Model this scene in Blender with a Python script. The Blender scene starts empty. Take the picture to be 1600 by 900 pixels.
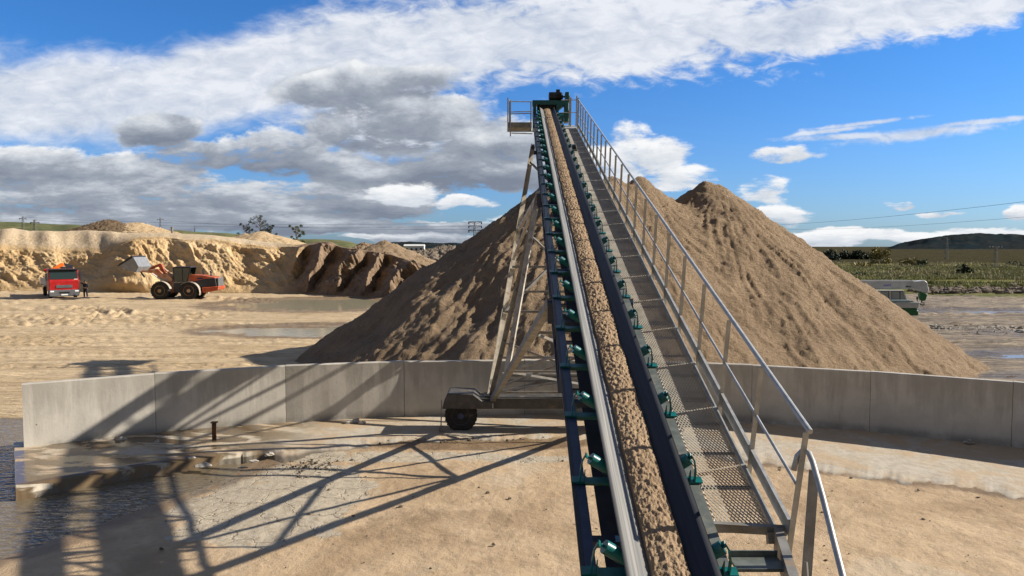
import bpy, bmesh, math, random
import numpy as np
from mathutils import Matrix, Vector, Euler
R = math.radians
random.seed(7); RNG = np.random.default_rng(7)
C = bpy.context.scene.collection
H = 5.0; FOC = 1170.0; PITCH = math.atan(65/1170)
CP, SP = math.cos(PITCH), math.sin(PITCH)
SUN_EL, SUN_AZ = 30.0, 7.0         # azimuth measured from +X towards +Y

# ------------------------------------------------------------------ camera
cam = bpy.data.cameras.new('camera'); camo = bpy.data.objects.new('camera', cam); C.objects.link(camo)
camo.location = (0, 0, H); camo.rotation_euler = (R(90)-PITCH, 0, 0)
cam.sensor_width = 36; cam.lens = 36*FOC/1600; cam.clip_start = .1; cam.clip_end = 30000
S = bpy.context.scene; S.camera = camo
S.view_settings.view_transform = 'Standard'; S.view_settings.look = 'None'
S.view_settings.gamma = 1; S.view_settings.exposure = 0.78
S.cycles.max_bounces = 6; S.cycles.diffuse_bounces = 2; S.cycles.glossy_bounces = 3
S.cycles.transparent_max_bounces = 8; S.cycles.use_denoising = True

# ------------------------------------------------------------------ world + sun
def ray(px, py):
    a = (px-800)/FOC; b = (450-py)/FOC
    return np.array([a, CP+b*SP, -SP+b*CP])
def gp(px, py, z=0.0):
    r = ray(px, py); return Vector((0, 0, H)) + Vector(r*((z-H)/r[2]))
def at(px, py, Y):
    r = ray(px, py); return Vector((0, 0, H)) + Vector(r*(Y/r[1]))
def zat(px, py, Y): return at(px, py, Y).z

class NT:
    def __init__(s, t): s.t = t; s.n = t.nodes; s.l = t.links
    def new(s, k, **kw):
        n = s.n.new(k)
        for a, v in kw.items(): setattr(n, a, v)
        return n
    def put(s, sock, v):
        if isinstance(v, bpy.types.NodeSocket): s.l.new(v, sock)
        elif v is not None: sock.default_value = v
    def m(s, op, a, b=None, c=None, clamp=False):
        n = s.new('ShaderNodeMath', operation=op, use_clamp=clamp)
        s.put(n.inputs[0], a); s.put(n.inputs[1], b); s.put(n.inputs[2], c); return n.outputs[0]
    def vm(s, op, a, b=None):
        n = s.new('ShaderNodeVectorMath', operation=op); s.put(n.inputs[0], a); s.put(n.inputs[1], b)
        return n.outputs['Value'] if op in ('LENGTH', 'DOT_PRODUCT') else n.outputs[0]
    def noise(s, vec, scale, detail=4, rough=.55, dist=0.0, out='Fac', dim='3D'):
        n = s.new('ShaderNodeTexNoise', noise_dimensions=dim); s.put(n.inputs['Vector'], vec)
        n.inputs['Scale'].default_value = scale; n.inputs['Detail'].default_value = detail
        n.inputs['Roughness'].default_value = rough; n.inputs['Distortion'].default_value = dist
        return n.outputs[out]
    def ramp(s, f, stops):
        n = s.new('ShaderNodeValToRGB'); s.put(n.inputs[0], f); e = n.color_ramp.elements
        while len(e) < len(stops): e.new(.5)
        for k, (p, c) in enumerate(stops): e[k].position = p; e[k].color = (*c, 1) if len(c) == 3 else c
        return n.outputs[0]
    def mr(s, v, a, b, c=0., d=1., smooth=True):
        n = s.new('ShaderNodeMapRange', interpolation_type='SMOOTHSTEP' if smooth else 'LINEAR'); s.put(n.inputs[0], v)
        for k, q in enumerate((a, b, c, d)): n.inputs[k+1].default_value = q
        return n.outputs[0]
    def mix(s, f, a, b, blend='MIX'):
        n = s.new('ShaderNodeMix', data_type='RGBA', blend_type=blend)
        s.put(n.inputs['Factor'], f)
        for k, v in ((6, a), (7, b)):
            if isinstance(v, tuple) and len(v) == 3: v = (*v, 1)
            s.put(n.inputs[k], v)
        return n.outputs[2]

w = bpy.data.worlds.new('World'); S.world = w; w.use_nodes = True
N = NT(w.node_tree); N.n.clear()
wo = N.new('ShaderNodeOutputWorld'); bg = N.new('ShaderNodeBackground'); N.l.new(bg.outputs[0], wo.inputs[0])
sky = N.new('ShaderNodeTexSky', sky_type='NISHITA', sun_disc=False)
sky.sun_elevation = R(SUN_EL); sky.sun_rotation = R(90-SUN_AZ); sky.air_density = 1.0; sky.dust_density = .6; sky.ozone_density = 3.0
tc = N.new('ShaderNodeTexCoord'); sp = N.new('ShaderNodeSeparateXYZ'); N.l.new(tc.outputs['Generated'], sp.inputs[0])
yy = N.m('MAXIMUM', N.m('ABSOLUTE', sp.outputs[1]), .08)
ca = N.m('DIVIDE', sp.outputs[0], yy); cb = N.m('DIVIDE', sp.outputs[2], yy)
cv = N.new('ShaderNodeCombineXYZ'); N.put(cv.inputs[0], ca); N.put(cv.inputs[1], cb); P0 = cv.outputs[0]
def pc(px, py):
    r = ray(px, py); return r[0]/r[1], r[2]/r[1]
def warp(P, scale, amt, detail=3):
    n = N.noise(P, scale, detail, .55, out='Color')
    q = N.vm('SUBTRACT', n, (.5, .5, .5)); q = N.vm('MULTIPLY', q, (amt, amt*.55, 0)); return N.vm('ADD', P, q)
def blobs(P, lst):
    """soft union of ellipses (px, py, rx, ry, tilt) -> (mask, relative height inside)"""
    mask = None; sw = None; sh = None
    for (px, py, rx, ry, rot) in lst:
        a, b = pc(px, py)
        mp = N.new('ShaderNodeMapping', vector_type='TEXTURE'); N.put(mp.inputs[0], P)
        mp.inputs[1].default_value = (a, b, 0); mp.inputs[2].default_value = (0, 0, R(rot)); mp.inputs[3].default_value = (rx/FOC, ry/FOC, 1)
        v = mp.outputs[0]; m_ = N.m('SUBTRACT', 1.0, N.vm('LENGTH', v))
        y_ = N.new('ShaderNodeSeparateXYZ'); N.put(y_.inputs[0], v)
        wgt = N.m('MAXIMUM', m_, 0.0)
        hh = N.m('MULTIPLY', wgt, y_.outputs[1])
        mask = m_ if mask is None else N.m('MAXIMUM', mask, m_)
        sw = wgt if sw is None else N.m('ADD', sw, wgt)
        sh = hh if sh is None else N.m('ADD', sh, hh)
    return mask, N.m('DIVIDE', sh, N.m('ADD', sw, .05))
# high thin layer
st = N.vm('MULTIPLY', P0, (1, 2.3, 1))
mp = N.new('ShaderNodeMapping'); N.put(mp.inputs[0], st); mp.inputs[2].default_value = (0, 0, R(-14)); st = mp.outputs[0]
ripple = N.noise(st, 26, 5, .62, .4); broad = N.noise(st, 4.5, 4, .5, .5)
Ph = warp(P0, 5, .10)
hm, _ = blobs(Ph, [(60, 150, 330, 75, 0), (330, 135, 300, 75, 12), (560, 100, 240, 105, 8), (720, 70, 280, 90, 10),
                   (960, 50, 380, 90, 4), (1250, 38, 380, 55, 6), (1480, 15, 330, 42, 8), (640, 195, 170, 60, 0),
                   (-300, 120, 400, 120, 0), (900, -250, 900, 210, 0)])
hd = N.m('ADD', N.m('MULTIPLY', hm, 1.75), N.m('ADD', N.m('MULTIPLY', N.m('SUBTRACT', ripple, .5), N.mr(ca, -.45, .15, .7, 2.4)), N.m('MULTIPLY', N.m('SUBTRACT', broad, .5), .9)))
hd = N.mr(hd, -.15, .85)
wm, _ = blobs(warp(P0, 9, .02), [(1440, 208, 160, 12, 6), (1540, 190, 150, 6, 7), (1330, 214, 130, 7, 3), (1350, 193, 100, 5, 8), (1300, 205, 95, 5, 8)])
wd = N.mr(N.m('ADD', wm, N.m('MULTIPLY', N.m('SUBTRACT', ripple, .5), 1.6)), -.05, .75)
hd = N.m('MAXIMUM', hd, N.m('MULTIPLY', wd, .85))
ck_hi = N.ramp(N.m('ADD', N.m('MULTIPLY', ripple, .5), N.m('MULTIPLY', broad, .5)), [(.34, (.50, .57, .69)), (.60, (.88, .90, .94))])
# cumulus layer
def cum(P):
    s_ = N.new('ShaderNodeSeparateXYZ'); N.put(s_.inputs[0], P); b_ = N.m('MAXIMUM', s_.outputs[1], 0.0)
    k_ = N.new('ShaderNodeCombineXYZ'); N.put(k_.inputs[0], s_.outputs[0]); N.put(k_.inputs[1], N.m('MULTIPLY', N.m('DIVIDE', b_, N.m('ADD', b_, .22)), 1.5)); Q = k_.outputs[0]
    n1 = N.noise(Q, 8, 9, .66, .15); n2 = N.noise(Q, 3.2, 2, .5)
    return N.m('ADD', N.m('MULTIPLY', N.m('SUBTRACT', n1, .5), 4.6), N.m('MULTIPLY', N.m('SUBTRACT', n2, .5), 1.8))
Pc = warp(P0, 9, .075, 5)
nz = cum(P0); nz2 = cum(N.vm('ADD', P0, (.022, .016, 0)))
grey = [(575, 140, 150, 48, 6), (690, 180, 120, 38, 4), (245, 203, 70, 34, 0), (430, 240, 105, 42, -5), (545, 268, 110, 36, -6),
        (50, 262, 120, 40, 0), (215, 265, 150, 34, 0), (60, 318, 270, 46, 0), (330, 308, 240, 46, 0), (540, 318, 190, 38, 0), (90, 355, 300, 16, 0), (700, 372, 160, 9, 0),
        (775, 225, 110, 66, 0), (800, 270, 120, 32, 0), (250, 345, 450, 20, 0), (620, 355, 260, 14, 0), (-350, 260, 350, 120, 0), (600, 200, 160, 50, 4), (700, 250, 150, 60, 0), (330, 240, 120, 26, 0)]
white = [(1005, 232, 90, 48, -6), (1075, 275, 75, 26, 0), (930, 265, 80, 44, 0), (1195, 292, 60, 28, 0), (1222, 246, 66, 18, 4), (1215, 334, 70, 20, 0),
         (728, 316, 50, 13, 0), (640, 302, 70, 20, 0), (1290, 372, 150, 17, 0), (1430, 374, 110, 14, 0), (1540, 365, 110, 13, 0), (1200, 374, 90, 18, 0), (1130, 350, 70, 16, 0), (820, 345, 70, 16, 0), (1800, 150, 100, 60, 0),
         (1405, 323, 40, 9, 0), (1590, 333, 34, 12, 0), (1470, 336, 50, 6, 0)]
mg, hg = blobs(Pc, grey); mw, hw = blobs(Pc, white)
dg_ = N.mr(N.m('ADD', N.m('MULTIPLY', N.m('MINIMUM', mg, .36), 2.6), nz), .02, .70); dw_ = N.mr(N.m('ADD', N.m('MULTIPLY', N.m('MINIMUM', mw, .42), 2.6), nz), .20, 1.0)
lit = N.m('SUBTRACT', nz, nz2)
sg = N.m('ADD', N.m('ADD', N.m('MULTIPLY', hg, .50), N.m('MULTIPLY', lit, .26)), .44, clamp=True)
sg = N.m('ADD', sg, N.m('MULTIPLY', N.m('SUBTRACT', 1.0, N.mr(mg, 0, .35)), .22), clamp=True)
sw_ = N.m('ADD', N.m('ADD', N.m('MULTIPLY', hw, .30), N.m('MULTIPLY', lit, .22)), .72, clamp=True)
cg = N.ramp(sg, [(.15, (.215, .25, .32)), (.46, (.34, .38, .45)), (.68, (.58, .62, .68)), (.95, (.88, .90, .92))])
cw = N.ramp(sw_, [(.2, (.36, .41, .50)), (.6, (.66, .71, .78)), (.9, (.95, .96, .97))])
skyc = N.mix(1.0, sky.outputs[0], N.mix(N.mr(cb, .0, .30), (.66, 1.00, 1.62), (.42, .98, 1.66)), 'MULTIPLY')
SKS = .052
K = 1/SKS/1.717
def sc(c): return N.mix(1.0, c, (K, K, K), 'MULTIPLY')
col = N.mix(N.m('MULTIPLY', hd, .93), skyc, sc(ck_hi)); col = N.mix(dg_, col, sc(cg)); col = N.mix(dw_, col, sc(cw))
bk = N.m('MAXIMUM', N.mr(sp.outputs[1], .05, -.25), N.mr(sp.outputs[2], .62, .85)); bk = N.m('MULTIPLY', bk, N.mr(N.noise(tc.outputs['Generated'], 3, 4, .6), .36, .56, .45, 1))  # unseen grey cover added behind and overhead as neutral fill light
col = N.mix(bk, col, sc((.19, .18, .175)))
N.put(bg.inputs[0], col); bg.inputs[1].default_value = SKS
w.cycles.sampling_method = 'MANUAL'; w.cycles.sample_map_resolution = 512

sl = bpy.data.lights.new('sun', 'SUN'); sl.energy = 4.9; sl.angle = R(.55); sl.color = (1, .91, .78)
so = bpy.data.objects.new('sun', sl); C.objects.link(so); so.location = (30, 5, 40)
sd = Vector((math.cos(R(SUN_EL))*math.cos(R(SUN_AZ)), math.cos(R(SUN_EL))*math.sin(R(SUN_AZ)), math.sin(R(SUN_EL))))
so.rotation_euler = sd.to_track_quat('Z', 'Y').to_euler()

# ------------------------------------------------------------------ noise in numpy
def _h(ix, iy, s):
    n = (ix.astype(np.int64)*374761393 + iy.astype(np.int64)*668265263 + s*974634777) & 0xffffffff
    n = ((n ^ (n >> 13))*1274126177) & 0xffffffff
    n = n ^ (n >> 16)
    return (n & 0xffff)/65535.0
def vn(x, y, s=0):
    x = np.asarray(x, float); y = np.asarray(y, float)
    ix = np.floor(x); iy = np.floor(y); fx = x-ix; fy = y-iy
    ux = fx*fx*fx*(fx*(fx*6-15)+10); uy = fy*fy*fy*(fy*(fy*6-15)+10)
    def g(a, b):
        t = _h(ix+a, iy+b, s)*6.2831853; return np.cos(t)*(fx-a)+np.sin(t)*(fy-b)
    return (g(0, 0)*(1-ux)*(1-uy)+g(1, 0)*ux*(1-uy)+g(0, 1)*(1-ux)*uy+g(1, 1)*ux*uy)*1.41
def fbm(x, y, o=4, s=0, gain=.5):
    r = 0; a = 1.0; f = 1.0
    for k in range(o): r = r+a*vn(x*f+17.3*k, y*f-9.1*k, s+k); a *= gain; f *= 2.03
    return r
def ridged(x, y, o=3, s=0):
    r = 0; a = 1.0; f = 1.0
    for k in range(o): r = r+a*(1-2*np.abs(vn(x*f+7*k, y*f+3*k, s+k))); a *= .5; f *= 2.1
    return r
def ss(x, a, b):
    t = np.clip((x-a)/(b-a), 0, 1); return t*t*(3-2*t)

# ------------------------------------------------------------------ builders
def tag(o, label=None, cat=None, group=None, kind=None):
    if label: o['label'] = label
    if cat: o['category'] = cat
    if group: o['group'] = group
    if kind: o['kind'] = kind
    return o
WM = {}
def empty(name, loc=(0, 0, 0), rz=0.0, label=None, cat=None, group=None, matrix=None):
    o = bpy.data.objects.new(name, None); C.objects.link(o); o.empty_display_size = .2
    M = matrix if matrix is not None else Matrix.Translation(Vector(loc)) @ Matrix.Rotation(rz, 4, 'Z')
    o.matrix_world = M; o.matrix_basis = M; WM[o.name] = M
    tag(o, label, cat, group); return o
def wmat(o): return WM.get(o.name, Matrix.Identity(4)) if o else Matrix.Identity(4)

class MB:
    def __init__(s): s.v = []; s.f = []
    def add(s, vs, fs):
        b = len(s.v); s.v += [Vector(v) for v in vs]; s.f += [tuple(b+i for i in f) for f in fs]; return s
    def frame(s, o, X, Y, Z, hx, hy, hz):
        o = Vector(o); X = Vector(X)*hx; Y = Vector(Y)*hy; Z = Vector(Z)*hz
        vs = [o+a*X+b*Y+c*Z for a in (-1, 1) for b in (-1, 1) for c in (-1, 1)]
        return s.add(vs, [(0, 1, 3, 2), (4, 6, 7, 5), (0, 4, 5, 1), (2, 3, 7, 6), (0, 2, 6, 4), (1, 5, 7, 3)])
    def box(s, c, size, rz=0.0):
        c_, s_ = math.cos(rz), math.sin(rz)
        return s.frame(c, (c_, s_, 0), (-s_, c_, 0), (0, 0, 1), size[0]/2, size[1]/2, size[2]/2)
    def bar(s, p, q, w=.08, h=None, up=(0, 0, 1)):
        p = Vector(p); q = Vector(q); d = q-p; L = d.length; d.normalize(); h = h or w
        up = Vector(up); x = d.cross(up)
        if x.length < 1e-3: x = d.cross(Vector((0, 1, 0)))
        x.normalize(); z = x.cross(d)
        return s.frame((p+q)/2, x, d, z, w/2, L/2, h/2)
    def angle(s, p, q, w=.1, t=.012, up=(0, 0, 1), flip=1):
        """an L-section member"""
        p = Vector(p); q = Vector(q); d = (q-p).normalized(); up = Vector(up); x = d.cross(up)
        if x.length < 1e-3: x = d.cross(Vector((0, 1, 0)))
        x.normalize(); z = x.cross(d); L = (q-p).length
        s.frame((p+q)/2+z*(w/2-t/2), x, d, z, w/2, L/2, t/2)
        return s.frame((p+q)/2+x*flip*(w/2-t/2)-z*t/2, x, d, z, t/2, L/2, w/2-t/2-.0005)
    def tube(s, pts, r, n=8, caps=True):
        pts = [Vector(p) for p in pts]; rr = r if isinstance(r, (list, tuple)) else [r]*len(pts); b = len(s.v)
        prev = None
        for i, p in enumerate(pts):
            d = (pts[min(i+1, len(pts)-1)]-pts[max(i-1, 0)]).normalized()
            if prev is None:
                x = d.cross(Vector((0, 0, 1)))
                if x.length < .05: x = d.cross(Vector((0, 1, 0)))
            else: x = prev-d*prev.dot(d)
            x.normalize(); y = d.cross(x); prev = x
            for k in range(n):
                a = 2*math.pi*k/n; s.v.append(p+(x*math.cos(a)+y*math.sin(a))*rr[i])
        for i in range(len(pts)-1):
            for k in range(n):
                k2 = (k+1) % n; s.f.append((b+i*n+k, b+i*n+k2, b+(i+1)*n+k2, b+(i+1)*n+k))
        if caps:
            s.f.append(tuple(b+k for k in reversed(range(n)))); e = b+(len(pts)-1)*n; s.f.append(tuple(e+k for k in range(n)))
        return s
    def prism(s, poly, o, X, Y, Z, depth):
        """poly (a,b) in X,Y plane at o, extruded +-depth/2 along Z"""
        o = Vector(o); X = Vector(X); Y = Vector(Y); Z = Vector(Z); n = len(poly)
        v1 = [o+X*a+Y*b-Z*depth/2 for a, b in poly]; v2 = [o+X*a+Y*b+Z*depth/2 for a, b in poly]
        return s.add(v1+v2, [tuple(reversed(range(n))), tuple(range(n, 2*n))]+[(k, (k+1) % n, n+(k+1) % n, n+k) for k in range(n)])
    def lathe(s, prof, o, ax=(1, 0, 0), n=24):
        """prof: (r, h) along ax"""
        o = Vector(o); ax = Vector(ax).normalized(); x = ax.cross(Vector((0, 0, 1)))
        if x.length < .05: x = ax.cross(Vector((0, 1, 0)))
        x.normalize(); y = ax.cross(x); b = len(s.v)
        for (r, h) in prof:
            for k in range(n):
                a = 2*math.pi*k/n; s.v.append(o+ax*h+(x*math.cos(a)+y*math.sin(a))*r)
        for i in range(len(prof)-1):
            for k in range(n):
                k2 = (k+1) % n; s.f.append((b+i*n+k, b+i*n+k2, b+(i+1)*n+k2, b+(i+1)*n+k))
        s.f.append(tuple(b+k for k in reversed(range(n)))); e = b+(len(prof)-1)*n; s.f.append(tuple(e+k for k in range(n)))
        return s
    def build(s, name, m, parent=None, world=False, bevel=0, smooth=False, origin=None):
        inv = wmat(parent).inverted() if (parent and world) else None
        vs = [inv @ v for v in s.v] if inv else s.v
        off = Vector((0, 0, 0))
        if origin is not None:
            off = Vector(origin)
            if inv: off = inv @ off
            vs = [v-off for v in vs]
        me = bpy.data.meshes.new(name); me.from_pydata([tuple(v) for v in vs], [], s.f)
        bm = bmesh.new(); bm.from_mesh(me); bmesh.ops.recalc_face_normals(bm, faces=bm.faces); bm.to_mesh(me); bm.free()
        me.materials.append(m); o = bpy.data.objects.new(name, me); C.objects.link(o)
        if parent: o.parent = parent
        o.location = off
        WM[o.name] = wmat(parent) @ Matrix.Translation(off)
        if bevel:
            b = o.modifiers.new('bevel', 'BEVEL'); b.width = bevel; b.segments = 1; b.limit_method = 'ANGLE'; b.angle_limit = R(40)
        if smooth:
            me.shade_smooth()
            if smooth != 'all': 
                e = o.modifiers.new('split', 'EDGE_SPLIT'); e.split_angle = R(35)
        return o
def grid_obj(name, m, X, Y, Z, attrs=None, smooth=True, parent=None, closed=False):
    """X,Y,Z: 2-D arrays"""
    nr, nc = X.shape; v = np.stack([X, Y, Z], -1).reshape(-1, 3)
    i = np.arange(nr-1)[:, None]*nc+np.arange(nc-1)[None, :]
    f = np.stack([i, i+1, i+nc+1, i+nc], -1).reshape(-1, 4)
    return np_obj(name, m, v, f, attrs, smooth, parent)
def np_obj(name, m, v, f, attrs=None, smooth=True, parent=None):
    k = f.shape[1]
    me = bpy.data.meshes.new(name); me.vertices.add(len(v)); me.vertices.foreach_set('co', np.asarray(v, np.float32).ravel())
    me.loops.add(f.size); me.loops.foreach_set('vertex_index', f.astype(np.int32).ravel())
    me.polygons.add(len(f)); me.polygons.foreach_set('loop_start', np.arange(0, f.size, k, dtype=np.int32))
    me.update(calc_edges=True); me.validate()
    if attrs:
        for n_, a in attrs.items():
            at_ = me.attributes.new(n_, 'FLOAT', 'POINT'); at_.data.foreach_set('value', np.asarray(a, np.float32).ravel())
    me.materials.append(m)
    if smooth: me.shade_smooth()
    o = bpy.data.objects.new(name, me); C.objects.link(o)
    if parent: o.parent = parent
    return o
def kids(o): return [c for c in C.objects if c.parent is o]
CH = {}
def copy_tree(o, parent=None, loc=None, allo=None):
    if allo is None:
        allo = {}
        for c in C.objects:
            if c.parent: allo.setdefault(c.parent.name, []).append(c)
    c = o.copy(); C.objects.link(c); c.parent = parent
    if loc is not None: c.location = loc
    for ch in allo.get(o.name, []): copy_tree(ch, c, None, allo)
    return c

# ------------------------------------------------------------------ materials
def mat(name, col, rough=.6, metal=0.0, var=.0, vs=6., bump=0., bs=40., dirt=None, ds=3., dth=.5, streak=None, spec=.5, coord='Object'):
    m = bpy.data.materials.new(name); m.use_nodes = True; T = NT(m.node_tree); b = T.n['Principled BSDF']
    b.inputs['Roughness'].default_value = rough; b.inputs['Metallic'].default_value = metal
    b.inputs['Specular IOR Level'].default_value = spec
    c = (*col, 1); tcx = T.new('ShaderNodeTexCoord').outputs[coord]
    if streak:
        q = T.vm('MULTIPLY', tcx, streak)
    else: q = tcx
    out = None
    if var:
        f = T.noise(q, vs, 5, .6)
        out = T.mix(T.mr(f, .3, .7), tuple(x*(1-var) for x in col), tuple(min(1, x*(1+var)) for x in col))
    if dirt:
        f = T.mr(T.noise(q, ds, 6, .65), dth-.08, dth+.12)
        out = T.mix(f, out if out is not None else c, dirt)
        T.put(b.inputs['Roughness'], T.m('ADD', T.m('MULTIPLY', f, max(0, .85-rough)), rough))
    if out is not None: T.put(b.inputs['Base Color'], out)
    else: b.inputs['Base Color'].default_value = c
    if bump:
        bn = T.new('ShaderNodeBump'); bn.inputs['Strength'].default_value = 1; bn.inputs['Distance'].default_value = bump
        T.put(bn.inputs['Height'], T.noise(tcx, bs, 4, .6)); T.put(b.inputs['Normal'], bn.outputs[0])
    return m
M = {}
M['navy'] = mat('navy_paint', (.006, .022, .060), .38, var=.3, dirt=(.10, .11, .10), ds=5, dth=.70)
M['black'] = mat('black_paint', (.008, .009, .011), .5, var=.2)
M['teal'] = mat('teal_paint', (.0, .115, .11), .36, var=.25, dirt=(.10, .13, .11), ds=14, dth=.66)
M['tealhead'] = mat('dark_teal_paint', (.0, .07, .068), .42, var=.2)
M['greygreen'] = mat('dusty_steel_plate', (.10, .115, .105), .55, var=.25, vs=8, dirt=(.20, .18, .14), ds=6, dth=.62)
M['galv'] = mat('galvanised_steel', (.36, .365, .355), .45, .25, var=.18, vs=9, dirt=(.16, .09, .05), ds=5, dth=.74)
M['galvd'] = mat('weathered_steel', (.20, .195, .18), .55, .25, var=.25, vs=5, dirt=(.22, .17, .12), ds=4, dth=.58)
M['grate'] = mat('grating_steel', (.46, .43, .37), .5, .25, var=.2, vs=3)
M['rusty'] = mat('rusted_steel', (.10, .045, .022), .8, .1, var=.4, vs=12, bump=.004, bs=60)
M['legpaint'] = mat('dusty_cream_steel', (.44, .40, .33), .55, .05, var=.2, vs=4, dirt=(.16, .12, .085), ds=3, dth=.58)
M['rubber'] = mat('tyre_rubber', (.018, .017, .016), .8, var=.4, vs=8, dirt=(.12, .09, .06), ds=5, dth=.62)
M['belt'] = mat('conveyor_belt_rubber', (.011, .014, .021), .6, var=.4, vs=2.2, streak=(12, .25, 12), dirt=(.03, .03, .03), ds=1.6, dth=.62, spec=.3)
M['beltdark'] = mat('return_belt_rubber', (.02, .02, .021), .6, var=.3)
M['roller'] = mat('black_roller', (.015, .017, .018), .4)

M['chas'] = mat('dark_grey_steel', (.06, .058, .054), .55, .1, var=.25, vs=5, dirt=(.17, .13, .09), ds=4, dth=.6)
def sandmat(name, c1, c2, c3, scale=1., bump=.05, speck=.5, attr=False, stretch=None):
    c1, c2, c3 = [tuple(a*b for a, b in zip(c, (.84, .80, .74))) for c in (c1, c2, c3)]
    m = bpy.data.materials.new(name); m.use_nodes = True; T = NT(m.node_tree); b = T.n['Principled BSDF']
    q = T.new('ShaderNodeTexCoord').outputs['Object']
    if stretch: q = T.vm('MULTIPLY', q, stretch)
    n1 = T.noise(q, .35*scale, 4, .6); n2 = T.noise(q, 3.5*scale, 6, .7); n3 = T.noise(q, 22*scale, 4, .7)
    c = T.mix(T.mr(n1, .35, .65), c1, c2); c = T.mix(T.mr(n2, .48, .75, 0, .65), c, c3)
    c = T.mix(T.mr(n3, .56, .74, 0, speck), c, tuple(x*.45 for x in c3))
    c = T.mix(T.mr(n3, .46, .28, 0, speck*.5), c, tuple(min(1, x*1.3) for x in c1))
    if attr:
        so_ = T.new('ShaderNodeAttribute', attribute_name='soil').outputs['Fac']; tp = T.new('ShaderNodeAttribute', attribute_name='top').outputs['Fac']
        c = T.mix(T.m('MULTIPLY', tp, .8), c, T.mix(T.mr(n2, .4, .7), (.56, .45, .31), (.49, .385, .255)))
        c = T.mix(so_, c, T.mix(T.mr(n2, .4, .65), (.27, .19, .125), (.17, .12, .08)))
    T.put(b.inputs['Base Color'], c); b.inputs['Roughness'].default_value = .95; b.inputs['Specular IOR Level'].default_value = .15
    bn = T.new('ShaderNodeBump'); bn.inputs['Distance'].default_value = bump
    T.put(bn.inputs['Height'], T.m('ADD', T.m('MULTIPLY', n3, .35), n2)); T.put(b.inputs['Normal'], bn.outputs[0])
    return m
M['pile'] = sandmat('gravelly_sand', (.49, .375, .262), (.39, .295, .205), (.27, .195, .13), 2.0, .27, 1.0)
M['bank'] = sandmat('golden_sand', (.72, .55, .335), (.62, .44, .235), (.48, .345, .20), .35, .3, .3, attr=True)
M['bankgrey'] = sandmat('pale_dry_sand', (.55, .43, .28), (.50, .38, .24), (.42, .31, .20), .4, .2, .2)
M['heapdark'] = sandmat('damp_soil', (.20, .15, .10), (.17, .125, .085), (.12, .09, .06), .6, .3, .3)
M['rubblem'] = sandmat('grey_gravel', (.30, .26, .22), (.24, .21, .18), (.16, .14, .12), .6, .3, .5)
M['beltsand'] = sandmat('wet_sand_load', (.43, .33, .23), (.37, .275, .19), (.28, .205, .135), 5, .022, .7)
M['rock'] = mat('broken_concrete', (.34, .31, .265), .9, var=.35, vs=6, bump=.03, bs=14)

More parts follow.
